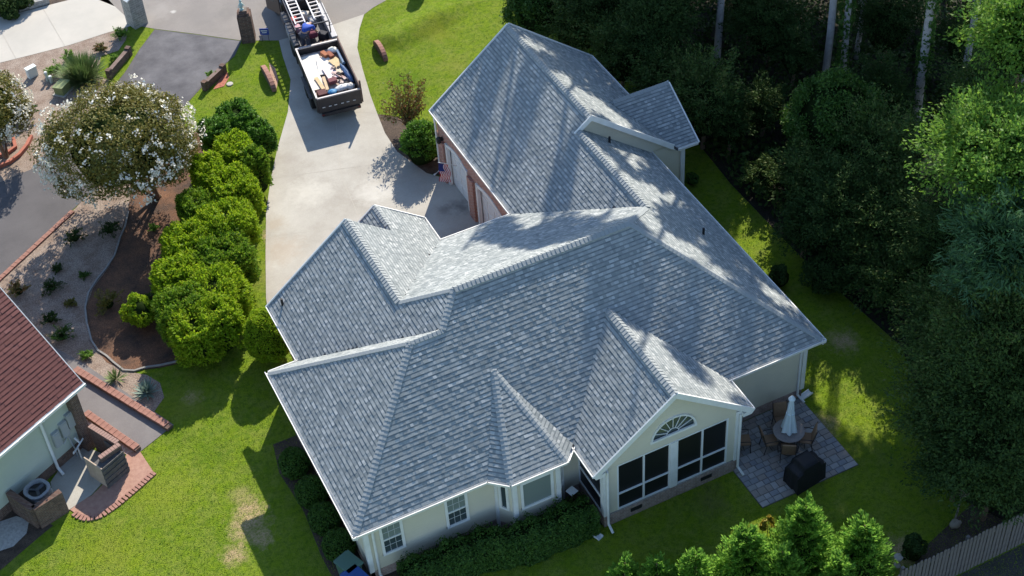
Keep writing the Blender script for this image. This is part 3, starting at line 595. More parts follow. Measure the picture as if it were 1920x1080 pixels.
swall((16.42,11.5),(18.25,11.5)); swall((18.25,11.5),(18.25,14.6)); swall((17.4,14.6),(18.25,14.6)); swall((17.4,14.6),(17.4,17.8)); swall((10.75,17.8),(17.4,17.8), m=M['brick_pink'])
# gable walls
pt(MB().vprism([(x, 11.44, zz) for x, zz in ((13.3,5.0),(14.27,5.75),(17.8,2.95),(16.4,2.95))], (0, 0.1, 0)), 'gable_wall', sid, house)
pt(MB().vprism([(10.75,17.75,2.97),(14.27,17.75,5.65),(17.4,17.75,2.97)], (0, 0.1, 0)), 'gable_wall', M['brick_pink'], house)
pt(MB().vprism([(1.4,10.45,2.97),(4.4,10.45,5.35),(7.4,10.45,2.97)], (0, 0.1, 0)), 'gable_wall', M['brick_pink'], house)
pt(MB().vprism([(4.55,12.0,2.97),(5.95,12.0,4.1),(7.35,12.0,2.97)], (0, 0.06, 0)), 'gable_wall', M['brick_pink'], house)
pt(MB().vprism([(18.22,11.45,2.97),(18.22,13.4,4.1),(18.22,14.6,2.97)], (0.08, 0, 0)), 'gable_wall', sid, house)
# rake boards
def rake(a, b, w=0.2, t=0.05, off=(0,0,0)): pt(MB().bar(Vector(a)+Vector(off), Vector(b)+Vector(off), t, w), 'rake_board', M['white'], house)
rake((7.40,-1.50,2.90),(10.30,-1.50,5.17)); rake((10.28,-1.505,5.17),(13.18,-1.505,2.90))
rake((14.25,11.275,5.77),(17.88,11.275,2.90),0.2); rake((13.6,11.27,5.25),(14.28,11.27,5.77),0.2)
rake((5.9,12.33,4.3),(7.75,12.33,2.9)); rake((4.15,12.33,2.9),(5.98,12.33,4.3)); rake((1.05,10.78,2.9),(4.42,10.78,5.52)); rake((10.62,18.18,2.9),(14.3,18.18,5.76)); rake((14.26,18.185,5.76),(17.9,18.185,2.9)); rake((18.78,13.4,4.28),(18.78,11.1,2.9)); rake((18.78,13.4,4.28),(18.78,14.9,2.9))
# gutters with fascia, one per eave
def gutter(a, b, out):
    a, b, o = Vector((*a, 0)), Vector((*b, 0)), Vector((*out, 0)); mb = MB(); Z = H0
    prof = [(0.0, -0.02), (0.012, -0.13), (0.09, -0.13), (0.115, -0.01), (0.085, -0.01), (0.075, -0.10), (0.02, -0.10)]
    n = len(prof); vs = []
    for p in (a, b):
        for q, w in prof: vs.append((p.x+o.x*q, p.y+o.y*q, Z+w))
    fs = [(i, (i+1) % n, n+(i+1) % n, n+i) for i in range(n)]+[tuple(range(n)), tuple(range(2*n-1, n-1, -1))]
    pt(mb.add(vs, fs), 'gutter', M['white'], house)
    f = MB().bar(a+Vector((0,0,Z-0.09))-o*0.02, b+Vector((0,0,Z-0.09))-o*0.02, 0.03, 0.16); pt(f, 'fascia', M['white'], house)
for a, b, o in (((-0.11,0),(4.43,0),(0,-1)), ((0,-0.11),(0,7.79),(-1,0)), ((1.1,7.74),(1.1,10.75),(-1,0)), ((0.0,7.68),(1.1,7.68),(0,1)), ((13.16,0),(16.94,0),(0,-1)), ((16.83,-0.11),(16.83,11.44),(1,0)),
                ((7.7,10.9),(7.7,12.3),(1,0)), ((7.8,10.83),(10.6,10.83),(0,1)), ((10.67,10.9),(10.67,18.15),(-1,0)), ((17.86,14.9),(17.86,18.15),(1,0)), ((17.9,11.15),(18.75,11.15),(0,-1)),
                ((7.45,-1.48),(7.45,-0.1),(-1,0)), ((13.13,-1.48),(13.13,-0.1),(1,0)), ((5.0,-0.5),(6.95,-0.5),(0,-1))): gutter(a, b, o)
for a, b in (((4.44,0.0),(5.0,-0.5)), ((6.95,-0.5),(7.44,0.0))):
    d = (Vector(b)-Vector(a)).normalized(); gutter(a, b, (d.y, -d.x))
# porch return boxes under the gable
for x in (7.62, 12.98): pt(MB().box((x, -1.4, 2.86), (0.34, 0.22, 0.16)), 'eave_return', M['white'], house)
# downspouts and corner boards
def spout(x, y, z0=0.15, top=2.9, ox=0.0, oy=-0.25, foot=(0, -0.3)):
    pt(MB().tube([(x+ox, y+oy, top), (x+ox*0.4, y+oy*0.4, top-0.18), (x, y, top-0.32), (x, y, z0+0.1), (x+foot[0], y+foot[1], z0-0.06)], 0.045, 8), 'downspout', M['white'], house)
def cboard(x, y, z0=0.42): pt(MB().box((x, y, (z0+zt)/2-0.01), (0.16, 0.16, zt-z0-0.02)), 'corner_board', M['white'], house)
cboard(0.40,0.40); cboard(16.46,0.40); cboard(18.29,11.48)
spout(0.62,0.31,oy=-.32); spout(16.28,0.31,oy=-.32,foot=(.1,-.3)); spout(-0.02+.34,5.9,ox=-.33,oy=0,foot=(-.3,0)); spout(18.2,11.38,oy=-.2); spout(10.60,17.72,ox=-.02,oy=0,foot=(-.3,0)); 
# ---- bay
bw = [(4.84,0.36),(5.22,-0.16),(6.75,-0.16),(7.12,0.36)]
for a, b in zip(bw[:-1], bw[1:]): swall(a, b, 0.4)
for p in bw: cboard(p[0], p[1]-.03, 0.1)
def window(a, b, z0, z1, kind='hung', out=(0,-1), fr=0.09):
    """window on the wall line a-b between heights z0 and z1"""
    A, B, o = Vector((*a, 0)), Vector((*b, 0)), Vector((*out, 0)); d = (B-A).normalized(); Wd = (B-A).length
    face = (WT/2)
    def P(t, zz, k): q = A+d*t+o*(face+k); return Vector((q.x, q.y, zz))
    f = MB()
    for t in (fr/2, Wd-fr/2): f.bar(P(t, z0, 0.02), P(t, z1, 0.02), fr, 0.06, up=(d.x, d.y, 0) if False else (o.x, o.y, 0))
    for zz in (z0+fr/2, z1-fr/2): f.bar(P(0, zz, 0.022), P(Wd, zz, 0.022), 0.06, fr)
    w = pt(f, 'window', M['white'], house)
    if kind == 'hung':
        zm = (z0+z1)/2
        pt(MB().bar(P(fr, zm, 0.02), P(Wd-fr, zm, 0.02), 0.05, 0.05), 'rail', M['white'], w)
        g = MB(); g.add([P(fr, zm, 0.012), P(Wd-fr, zm, 0.012), P(Wd-fr, z1-fr, 0.012), P(fr, z1-fr, 0.012)], [(0,1,2,3)]); pt(g, 'pane', M['blind'], w)
        g = MB(); g.add([P(fr, z0+fr, 0.006), P(Wd-fr, z0+fr, 0.006), P(Wd-fr, zm, 0.006), P(fr, zm, 0.006)], [(0,1,2,3)]); pt(g, 'pane', M['glass'], w)
        for (q0, q1, k) in ((zm+.02, z1-fr, 0.018), (z0+fr, zm-.02, 0.012)):
            mu = MB()
            for t in (1/3, 2/3): tt = fr+(Wd-2*fr)*t; mu.bar(P(tt, q0, k), P(tt, q1, k), 0.008, 0.008)
            zz = (q0+q1)/2; mu.bar(P(fr, zz, k), P(Wd-fr, zz, k), 0.008, 0.008)
            pt(mu, 'muntin', M['trim'], w)
    else:
        g = MB(); g.add([P(fr, z0+fr, 0.012), P(Wd-fr, z0+fr, 0.012), P(Wd-fr, z1-fr, 0.012), P(fr, z1-fr, 0.012)], [(0,1,2,3)]); pt(g, 'pane', M['blind'] if kind == 'blind' else M['glass'], w)
    return w
window((0.84,0.42),(1.62,0.42),1.0,2.45); window((3.05,0.42),(3.84,0.42),1.0,2.45)
window((5.42,-0.16),(6.58,-0.16),1.15,2.45,'blind')
v = Vector((bw[1][0]-bw[0][0], bw[1][1]-bw[0][1])).normalized(); window((bw[0][0]+v.x*.14, bw[0][1]+v.y*.14),(bw[0][0]+v.x*.50, bw[0][1]+v.y*.50),1.15,2.5,'plain',(v.y,-v.x))
v = Vector((bw[3][0]-bw[2][0], bw[3][1]-bw[2][1])).normalized(); window((bw[2][0]+v.x*.14, bw[2][1]+v.y*.14),(bw[2][0]+v.x*.50, bw[2][1]+v.y*.50),1.15,2.5,'plain',(v.y,-v.x))
# ---- screened porch
ys = -1.26
pt(MB().box((10.29, ys, 0.235), (4.98, 0.14, 0.57)), 'foundation', M['brick_found'], house)
for x in (7.87, 12.71): pt(MB().box((x, (ys+0.5)/2-0.04, 0.235), (0.14, 0.5-ys, 0.57)), 'foundation', M['brick_found'], house)
for x in (8.98, 11.62): pt(MB().box((x, ys-0.06, 0.29), (0.42, 0.05, 0.17)), 'foundation_vent', M['dark'], house)
sl, sr, st_, sb = 8.33, 12.36, 2.78, 0.56
pt(MB().box(((7.8+sl)/2, ys, (sb+st_)/2), (sl-7.8-0.004, 0.1, st_-sb-.002)), 'wall', sid, house)
pt(MB().box(((12.78+sr)/2, ys, (sb+st_)/2), (12.78-sr-0.004, 0.1, st_-sb-.002)), 'wall', sid, house)
# gable with half-round hole: arch wall built as fan of quads
def gable_arch():
    cx, z0, R = 10.33, 3.18, 0.80; mb = MB(); n = 24; yb = ys-0.05
    outer = []
    def roofz(x): return (3.0+m_*(x-7.45) if x < 10.29 else 3.0+m_*(13.13-x))-0.10
    arc = [(cx-R*math.cos(math.pi*i/n), z0+R*math.sin(math.pi*i/n)) for i in range(n+1)]
    def outpt(i):
        a = math.pi*i/n; dx, dz = -math.cos(a), math.sin(a); t = R
        while t < 6:
            x, zz = cx+dx*t, z0+dz*t
            if zz >= roofz(x): break
            t += 0.01
        return (cx+dx*t, z0+dz*t)
    out = [outpt(i) for i in range(n+1)]
    for i in range(n):
        a, b, c, d = arc[i], arc[i+1], out[i+1], out[i]
        mb.add([(a[0],yb,a[1]),(b[0],yb,b[1]),(c[0],yb,c[1]),(d[0],yb,d[1]),(a[0],yb+.1,a[1]),(b[0],yb+.1,b[1]),(c[0],yb+.1,c[1]),(d[0],yb+.1,d[1])], [(0,1,2,3),(7,6,5,4),(0,4,5,1)])
    xl, xr = out[0][0], out[-1][0]
    mb.vprism([(7.8,yb,st_+.003),(12.78,yb,st_+.003),(12.78,yb,roofz(12.78)),(xr,yb,z0),(cx+R,yb,z0),(cx-R,yb,z0),(xl,yb,z0),(7.8,yb,roofz(7.8))], (0,0.1,0))
    pt(mb, 'gable_wall', sid, house)
    pt(MB().add([(x,yb+.05,zz) for x, zz in arc], [tuple(range(n+1))]), 'pane', M['glass'], house)
    f = MB()
    for i in range(n):
        a0, a1 = math.pi*i/n, math.pi*(i+1)/n
        f.bar((cx-(R)*math.cos(a0), yb-.01, z0+R*math.sin(a0)), (cx-R*math.cos(a1), yb-.01, z0+R*math.sin(a1)), 0.06, 0.09, up=(0,1,0))
    f.bar((cx-R-.05, yb-.012, z0), (cx+R+.05, yb-.012, z0), 0.06, 0.09)
    w = pt(f, 'window', M['white'], house)
    for i in range(1, 8): a = math.pi*i/8; pt(MB().bar((cx-.22*math.cos(a), yb+.03, z0+.22*math.sin(a)), (cx-(R-.03)*math.cos(a), yb+.03, z0+(R-.03)*math.sin(a)), 0.022, 0.022, up=(0,1,0)), 'muntin', M['trim'], w)
    g = MB()
    for i in range(10):
        a0, a1 = math.pi*i/10, math.pi*(i+1)/10
        g.bar((cx-.22*math.cos(a0), yb+.03, z0+.22*math.sin(a0)), (cx-.22*math.cos(a1), yb+.03, z0+.22*math.sin(a1)), 0.02, 0.02, up=(0,1,0))
    pt(g, 'muntin', M['trim'], w)
gable_arch()
def screen(a, b, n):
    A, B = Vector((*a, 0)), Vector((*b, 0)); d = (B-A).normalized(); Ln = (B-A).length; o = Vector((d.y, -d.x, 0))
    Z = lambda t, zz, k=0.0: tuple((A+d*t+o*k)[:2])+(zz,)
    pt(MB().add([Z(0,sb),Z(Ln,sb),Z(Ln,st_),Z(0,st_)], [(0,1,2,3)]), 'insect_screen', M['screen'], house)
    for i in range(n+1): pt(MB().bar(Z(Ln*i/n, sb, .03), Z(Ln*i/n, st_, .03), 0.055, 0.05, up=tuple(o)), 'mullion', M['trim'], house)
    for zz in (sb+.03, sb+0.78, st_-.03): pt(MB().bar(Z(0, zz, .031), Z(Ln, zz, .031), 0.045, 0.05), 'rail', M['trim'], house)
screen((sl,ys),(10.22,ys),2); screen((10.50,ys),(sr,ys),2)
pt(MB().box((10.36, ys-0.02, (sb+st_)/2), (0.26, 0.14, st_-sb-.002)), 'post', M['white'], house)
for x in (7.86, 12.73): pt(MB().box((x, ys-0.02, (sb+2.95)/2), (0.17, 0.17, 2.95-sb)), 'corner_board', M['white'], house)
screen((7.84,0.36),(7.84,ys+.1),1)
A_ = Vector((12.74, ys+.1)); screen((12.74,ys+.1),(12.74,0.36),2)
spout(7.90,ys-.17,top=2.84,oy=0); spout(12.78,ys-.15,top=2.84,oy=0,foot=(.05,-.3))
# ---- garage front: two arched white doors in rose brick
gx = 10.74
pt(MB().box((gx, 14.2, 2.56), (WT, 7.1, 0.80)), 'wall', M['brick_pink'], house)
GD = [(11.55, 14.15), (14.95, 17.0)]; ed = [10.5]+[q for p in GD for q in p]+[17.86]
for i in range(0, 6, 2): pt(MB().box((gx, (ed[i]+ed[i+1])/2, 1.055), (WT, ed[i+1]-ed[i]-.004, 2.2)), 'wall', M['brick_pink'], house)
for y0, y1 in GD:
    d = pt(MB().box((gx+0.12, (y0+y1)/2, 1.07), (0.05, y1-y0-.01, 2.14)), 'garage_door', M['white'], house)
    for r in range(4):
        for c in range(4):
            wq = (y1-y0)/4; pt(MB().box((gx+0.09, y0+wq*(c+.5), 0.29+0.52*r), (0.02, wq-.12, 0.38)), 'panel', M['trim'], d)
    for yy in (y0+.06, y1-.06): pt(MB().box((gx-0.03, yy, 1.05), (0.14, 0.14, 2.1)), 'door_frame', M['white'], house)
    mb = MB(); n = 10
    for i in range(n):
        t0, t1 = i/n, (i+1)/n; f = lambda t: 2.30-0.26*(2*t-1)**2
        q = [(gx-.09, y0+(y1-y0)*t0, f(t0)-.14), (gx-.09, y0+(y1-y0)*t1, f(t1)-.14), (gx-.09, y0+(y1-y0)*t1, f(t1)), (gx-.09, y0+(y1-y0)*t0, f(t0))]
        mb.vprism(q, (0.1, 0, 0))
    pt(mb, 'door_arch', M['white'], house)
for yy in (11.2, 14.55, 17.3): pt(MB().box((gx-0.12, yy, 1.02), (0.12, 0.5 if yy > 12 else .24, 2.04)), 'pilaster', M['brick_pink'], house)
lamp = pt(MB().box((gx-.12, 17.2, 2.2), (0.06, 0.1, 0.16)).lathe((gx-.26, 17.2, 2.02), [(0.04,0),(0.1,0.05),(0.11,0.26),(0.03,0.34)], 8), 'wall_lantern', M['dark'], house)
# flag on an angled staff: stripes and canton
fl = thing('flag', 'striped red and white flag with blue corner beside the garage doors', 'flag', (gx-.1, 15.9, 2.1))
base = Vector((gx-.1, 15.9, 1.75)); tip = base+Vector((-0.8, -0.1, 0.55))
pt(MB().tube([base, tip], 0.018, 8), 'staff', M['white'], fl)
M['fred'] = mat('flag_red', (0.5, 0.03, 0.05), .8); M['fwhite'] = mat('flag_white', (0.8, 0.8, 0.8), .8); M['fblue'] = mat('flag_blue', (0.03, 0.05, 0.2), .8)
dd = (tip-base).normalized()
for s in range(13):
    mb = MB(); K = 10
    pts = []
    k0 = 0 if s > 6 else 4
    for k in range(k0, K+1):
        for q in (0, 1):
            p = tip-dd*((s+q)/13*0.55)+Vector((0.03*math.sin(k*1.1+s*.3), 0.07*math.sin(k*.9), -0.95*k/K*1.0))+Vector((0,0,-.02)); pts.append(p)
    mb.add(pts, [(2*k, 2*k+2, 2*k+3, 2*k+1) for k in range(K-k0)]); pt(mb, 'stripe', M['fred'] if s % 2 == 0 else M['fwhite'], fl)
mb = MB(); pts = []
for k in range(5):
    for q in (0, 7): pts.append(tip-dd*(q/13*0.55)+Vector((0.03*math.sin(k*1.1+q*.3), 0.07*math.sin(k*.9), -0.95*k/10-.02)))
pt(mb.add(pts, [(2*k, 2*k+2, 2*k+3, 2*k+1) for k in range(4)]), 'canton', M['fblue'], fl)

# ------------------------------------------------------------------ local-frame helper
def lthing(name, label, cat, loc, rz=0.0, group=None):
    t = thing(name, label, cat, loc, group); t.rotation_euler = (0, 0, rz); return t
def lp(mb, name, m, th, **k):
    o = mb.obj(name, m, None, **k); o.parent = th; return o
# ------------------------------------------------------------------ neighbour's house
NA = math.radians(28.4); nb = lthing('neighbour_house', 'neighbouring house with dark red shingled roof and pale green siding at the left edge', 'house', (-5.68, 10.44, 0), NA)
rp = [(0,0,2.9),(-9,0,2.9),(-9,6,8.9),(0,6,8.9)]
nroof = lp(MB().slab([(x,y,z-.012) for x,y,z in rp], .16).slab([(0,6,8.888),(-9,6,8.888),(-9,12,2.888),(0,12,2.888)], .16), 'roof', M['deck'], nb)
ntabs = shingle_tabs(rp, None, expo=0.15, thick=0.012, wmin=0.18, wmax=0.34)+shingle_tabs([(0,6,8.9),(-9,6,8.9),(-9,12,2.9),(0,12,2.9)], None, expo=0.3, wmin=.3, wmax=.6)
Nm = Matrix.Translation((-5.68,10.44,0)) @ Matrix.Rotation(NA, 4, 'Z')
ntabs.sort(key=lambda p: (Nm @ p[0]-cam_v).length+(0 if p[0].x > -4.5 else 50)+p[0].z*2); fm = MB()
for p in ntabs[300:]: fm.add(p, TABF)
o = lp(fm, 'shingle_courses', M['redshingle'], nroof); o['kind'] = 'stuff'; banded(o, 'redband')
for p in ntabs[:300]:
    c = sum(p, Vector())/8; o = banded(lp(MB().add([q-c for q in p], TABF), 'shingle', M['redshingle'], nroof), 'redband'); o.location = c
def nwall(x0, y0, x1, y1, z0, z1, m, name='wall'):
    a = math.atan2(y1-y0, x1-x0); L = math.hypot(x1-x0, y1-y0); return lp(MB().box(((x0+x1)/2, (y0+y1)/2, (z0+z1)/2), (L, .12, z1-z0), a), name, m, nb)
nwall(-9,.36,-.42,.36,.45,2.86,M['siding2']); nwall(-9,.37,-.42,.37,-.05,.447,M['brick_dark'],'foundation')
nwall(-.42,.36,-.42,11.6,-.05,2.86,M['brick_dark'])
lp(MB().box((-.52,.2,1.42), (.34,.42,2.84)), 'brick_pilaster', M['brick_dark'], nb)
lp(MB().bar((-9,-.05,2.83),(.05,-.05,2.83),.07,.09), 'gutter', M['white'], nb); lp(MB().bar((-9,0.0,2.8),(.03,0.0,2.8),.03,.2), 'fascia', M['white'], nb)
for x in (-.95,-2.0,-3.0,-4.1): lp(MB().box((x,-.12,2.9),(.05,.05,.04)), 'gutter_bracket', M['white'], nb)
lp(MB().bar((.02,0,2.82),(.02,6,8.82),.03,.12), 'rake_board', M['white'], nb)
lp(MB().tube([(-1.86,-.05,2.8),(-1.86,.22,2.55),(-1.86,.22,.22),(-1.9,-.05,.06)], .055, 8), 'downspout', M['trim'], nb)
M['ubox'] = mat('grey_utility_box', (.36,.38,.38), .5)
for x, z in ((-1.50,1.35),(-1.12,1.5),(-.80,1.65)): b = lp(MB().box((x,.24,z),(.29,.14,.66)), 'utility_box', M['ubox'], nb, bevel=.01); lp(MB().box((x,.16,z-.02),(.25,.015,.58)), 'cover_plate', M['ubox'], b)
lp(MB().tube([(-1.35,.2,.95),(-1.1,.2,1.15),(-1.02,.2,.4),(-1.02,.2,0)], .03, 6), 'conduit', M['ubox'], nb)
# brick screen walls (own things)
M['brick_cap'] = mat('dull_pink_brick', (.34,.22,.18), .9, var=(.24,.15,.13), vscale=8)
def bwall(label, a, b, h, w=.22, cap=True):
    A, B = Vector(a), Vector(b); d = B-A; ang = math.atan2(d.y, d.x); t = thing('brick_wall', label, 'wall', (A.x, A.y, 0)); w = .16 if cap else w
    pt(MB().box(((A.x+B.x)/2,(A.y+B.y)/2,h/2),(d.length,w,h),ang), 'wall_body', M['brick_dark'], t)
    if cap:
        n = max(3, int(d.length/.11)); dn = d.normalized()
        for i in range(n):
            o = MB().box((0,0,0),(d.length/n-.012,w+.03,.05),ang).obj('brick', M['brick_cap'], t); p = dn*(d.length*(i+.5)/n); o.location = (p.x,p.y,h+.03)
    return t
c1 = G(61,953,1.0); bwall('low brown brick wall running left of the round-topped cooling unit', G(15,921,1.0), c1, 1.0, cap=False); bwall('low brown brick wall in front of the round-topped cooling unit', c1, G(113,920,1.0), 1.0, cap=False)
bwall('brick wall running from the neighbour house corner beside the shorter red kerb', G(168,797,1.2), G(220,829,1.2), 1.15); bwall('short brick wall with pink capped top behind the wooden slatted bin', G(224,832,1.2), G(186,858,1.2), 1.15)
# cooling unit
ac = lthing('cooling_unit', 'outdoor cooling unit with a round fan top inside the low brick walls', 'air conditioner', (*G2(69,917,.9), 0), NA)
lp(MB().box((0,0,.42),(.72,.72,.80)), 'housing', M['ubox'], ac, bevel=.08)
mb = MB(); n = 28
for i in range(n):
    a0, a1 = 2*math.pi*i/n, 2*math.pi*(i+1)/n; q0, q1 = .36*(1+.10*abs(math.sin(2*a0))), .36*(1+.10*abs(math.sin(2*a1))); mb.bar((q0*math.cos(a0),q0*math.sin(a0),.87),(q1*math.cos(a1),q1*math.sin(a1),.87),.11,.09)
M['acfan'] = mat('dark_fan_grey', (.07,.075,.085), .5); M['acgrey'] = mat('unit_top_grey', (.27,.28,.30), .5)
lp(mb, 'top_ring', M['acgrey'], ac); lp(MB().lathe((0,0,.83),[(.30,0),(.30,.012)],20), 'well', M['dark'], ac)
mb = MB(); [mb.box((.14*math.cos(a),.14*math.sin(a),.87),(.26,.11,.012),a,('X',.4)) for a in (0,2.1,4.2)]; mb.lathe((0,0,.85),[(.07,0),(.05,.06)],10); lp(mb, 'fan', M['acfan'], ac)
# slatted wooden bin
A, B = Vector(G(190,880,1.0)), Vector(G(229,847,1.0)); dB = (B-A).normalized(); ang = math.atan2(dB.y, dB.x)
bn = lthing('wooden_bin', 'dark slatted wooden bin standing at the end of the capped brick walls', 'bin', (A.x, A.y, 0), ang); LB = (B-A).length
M['darkwood'] = mat('weathered_dark_wood', (.07,.07,.072), .9, var=(.13,.125,.125), vscale=6, bump=.5, bscale=20)
M['palewood'] = mat('pale_wood', (.40,.31,.24), .85, var=(.5,.4,.31), vscale=5)
for i in range(9): lp(MB().box((LB/2,-.03-.02*(i % 2),.08+.113*i),(LB+.06,.03,.092)), 'slat', M['darkwood'], bn)
lp(MB().box((.02,.45,.5),(.04,.9,1.0)), 'side_panel', M['palewood'], bn); lp(MB().box((LB-.02,.45,.5),(.04,.9,1.0)), 'side_panel', M['darkwood'], bn)
lp(MB().box((LB/2,.25,.96),(LB-.09,.4,.03)), 'lid', M['darkwood'], bn)
# white pipe stand
ps = lthing('pipe_stand', 'white pipe stand leaning against the brick pilaster in the shaded corner', 'pipe', (*G2(155,862), 0), NA)
lp(MB().tube([(-.25,0,.55),(.55,.15,.75)], .03, 6), 'crossbar', M['white'], ps); lp(MB().tube([(0,.02,0),(0,.02,.62),(-.28,-.1,.72)], .03, 6), 'upright', M['white'], ps); lp(MB().tube([(.18,.08,.64),(.12,.22,.9)], .04, 6), 'handle', M['white'], ps)
struct(MB().prism(px((95,905),(120,868),(150,835),(190,850),(212,884),(172,928),(128,958),(100,930)), 0, .03).obj('concrete_slab', M['concrete']))
nap = struct(MB().prism(px((125,952),(172,930),(214,888),(240,850),(262,846),(287,884),(242,923),(205,952),(182,966),(160,970),(145,965)), -.02, .022).obj('brick_apron', mat('rose_patio_brick', (.40,.24,.18), .9, var=(.31,.17,.13), vscale=6, bump=.3)))
bed = [G2(*p) for p in ((138,962),(150,970),(163,973),(178,971),(192,966),(207,956),(225,943),(245,926),(268,906),(290,886))]
for a, b in zip(bed[:-1], bed[1:]):
    a, b = Vector(a), Vector(b); n = max(1, int((b-a).length/.125))
    for i in range(n):
        p = a+(b-a)*((i+.5)/n); o = MB().box((0,0,0),(.105,.22,.05)).obj('brick', M['brick_piece'], nap); o.location = (p.x,p.y,.018+random.uniform(0,.006)); o.rotation_euler = (0,0,math.atan2((b-a).y,(b-a).x))
sheet('pebble_patch', px((-20,985),(30,968),(55,975),(50,1000),(25,1025),(-20,1040)), .010, mat('pale_pebbles', (.48,.46,.44), .95, var=(.3,.29,.28), vscale=10, bump=1, bscale=30))
sheet('shade_sheet', px((-60,930),(50,965),(100,985),(70,1010),(0,1070),(-60,1090)), .006, M['mulchdark'])  # dark sheet painted where only the neighbour house's shadow lies

# ------------------------------------------------------------------ trailer, truck and their load
TH = -math.atan2(.131,.991)
tr = lthing('dump_trailer', 'black high-sided dump trailer loaded with white boards and roof debris on the driveway', 'trailer', (8.47, 23.27, 0), TH)
M['trblack'] = mat('trailer_black_paint', (.028,.026,.028), .45, var=(.05,.045,.045), vscale=3, spec=.5); M['trrust'] = mat('trailer_brown_plank', (.13,.085,.07), .8, var=(.2,.14,.12), vscale=3)
M['steel'] = mat('worn_steel_rim', (.42,.40,.40), .5, metal=.3); M['rubber'] = mat('tyre_rubber', (.02,.02,.02), .85); M['rimm'] = mat('wheel_rim', (.35,.35,.36), .4, metal=.6)
Wt, Lt = 1.9, 3.95
lp(MB().box((0,Lt/2,.62),(Wt,Lt,.1)), 'floor', M['trblack'], tr); lp(MB().bar((-.45,0,.5),(-.45,Lt,.5),.1,.14).bar((.45,0,.5),(.45,Lt,.5),.1,.14).bar((0,Lt,.5),(0,Lt+.75,.5),.12,.12), 'chassis', M['trblack'], tr)
lp(MB().box((-Wt/2,Lt/2,1.0),(.05,Lt,.7)), 'side_panel', M['trblack'], tr); lp(MB().box((Wt/2,Lt/2,1.08),(.05,Lt,.86)), 'side_panel', M['trrust'], tr)
lp(MB().box((0,Lt,.98),(Wt-.06,.05,.66)), 'front_panel', M['trblack'], tr); tg = lp(MB().box((0,0,.98),(Wt-.06,.05,.66)), 'tailgate', M['trblack'], tr)
for x in (-.72,-.44,-.2,.1,.34,.62): lp(MB().box((x,-.04,.86),(.12,.02,.03)), 'reflector', M['white'], tg)
mb = MB(); mb.bar((-Wt/2,0,1.36),(-Wt/2,Lt,1.36),.07,.06).bar((-Wt/2,0,1.34),(Wt/2,0,1.34),.07,.06).bar((-Wt/2,Lt,1.34),(Wt/2,Lt,1.34),.09,.06); lp(mb, 'top_rail', M['steel'], tr)
for yy in (.05,1.3,2.6,3.9):
    for sx in (-1,1): lp(MB().box((sx*(Wt/2+.04),yy,.98),(.05,.07,.72)), 'stake', M['trblack'], tr)
lp(MB().box((Wt/2+.02,.02,1.25),(.07,.07,1.0)), 'corner_post', M['trrust'], tr)
def wheel(x, y, r, w, th):
    t = lp(MB().lathe((0,0,-w/2),[(r*.62,0),(r*.95,0.01),(r,.05),(r,w-.05),(r*.95,w-.01),(r*.62,w)],24), 'wheel', M['rubber'], th); t.location = (x,y,r); t.rotation_euler = (0,math.pi/2,0)
    q = MB().lathe((0,0,-w/2+.03),[(r*.62,0),(r*.62,w-.06)],16).obj('rim', M['rimm']); q.parent = t
for sx in (-1,1):
    for yy in (1.35,2.15): wheel(sx*(Wt/2+.02),yy,.36,.24,tr)
    lp(MB().box((sx*(Wt/2+.04),1.75,.78),(.28,1.75,.04)), 'fender', M['trblack'], tr)
lp(MB().bar((-.85,-.03,.48),(.85,-.03,.48),.08,.16), 'rear_bumper', M['trblack'], tr)
for x in (-.8,.8): lp(MB().box((x,-.08,.5),(.12,.02,.06)), 'tail_light', mat('red_lamp', (.12,.015,.015), .3), tr)
def T(x, y, z): a = TH; return (8.47+x*math.cos(a)-y*math.sin(a), 23.27+x*math.sin(a)+y*math.cos(a), z)
def cargo(name, label, cat, x, y, z, d, rz, col, tilt=None, grp='pieces of roofing debris in the trailer', jag=0.0, bev=0):
    key = 'c_'+name+'_%.2f%.2f' % (col[0], col[1])
    if key not in M: M[key] = mat(key, col, .8, var=tuple(q*.8 for q in col), vscale=4, bump=.2, bscale=30)
    o = MB().box((0,0,0), d, 0, tilt).obj(name, M[key], bevel=bev)
    o.location = T(x,y,z); o.rotation_euler = (0,0,TH+rz); return tag(o, label, cat, grp)
lp(MB().box((-.05,Lt/2+.1,.86),(Wt-.14,Lt-.35,.34)), 'debris_fill', mat('mixed_rubble', (.5,.43,.38), .9, var=(.20,.13,.11), vscale=5, bump=1, bscale=12), tr)
wh = (.78,.76,.70)
cargo('board','large white board at the front left of the trailer load','board',-.45,2.9,1.08,(.85,1.5,.03),.06,wh); cargo('board','white board overlapping the middle of the trailer load','board',.02,2.55,1.12,(.7,1.2,.03),-.12,(.8,.74,.68),('X',.04))
cargo('board','long white board along the left side of the trailer load','board',-.62,1.75,1.09,(.5,1.5,.03),.02,(.78,.72,.6)); cargo('board','pinkish white board in the middle of the trailer load','board',.12,1.9,1.16,(.55,.9,.03),.1,(.74,.60,.60),('Y',.06))
cargo('plank','tan plank lying lengthwise on the left of the trailer load','plank',-.52,1.25,1.15,(.16,1.1,.04),.12,(.62,.45,.26)); cargo('plank','tan plank by the dark box in the trailer','plank',-.3,1.2,1.17,(.12,1.0,.04),-.05,(.58,.43,.27))
cargo('cardboard_sheet','yellow-tan cardboard sheet by the right wall of the trailer','cardboard',.5,2.55,1.17,(.42,.6,.02),.4,(.66,.50,.28),('X',.1)); cargo('cardboard_sheet','cream cardboard sheet near the right rear of the trailer load','cardboard',.42,1.9,1.16,(.35,.5,.02),-.3,(.68,.56,.42),('Y',-.1))
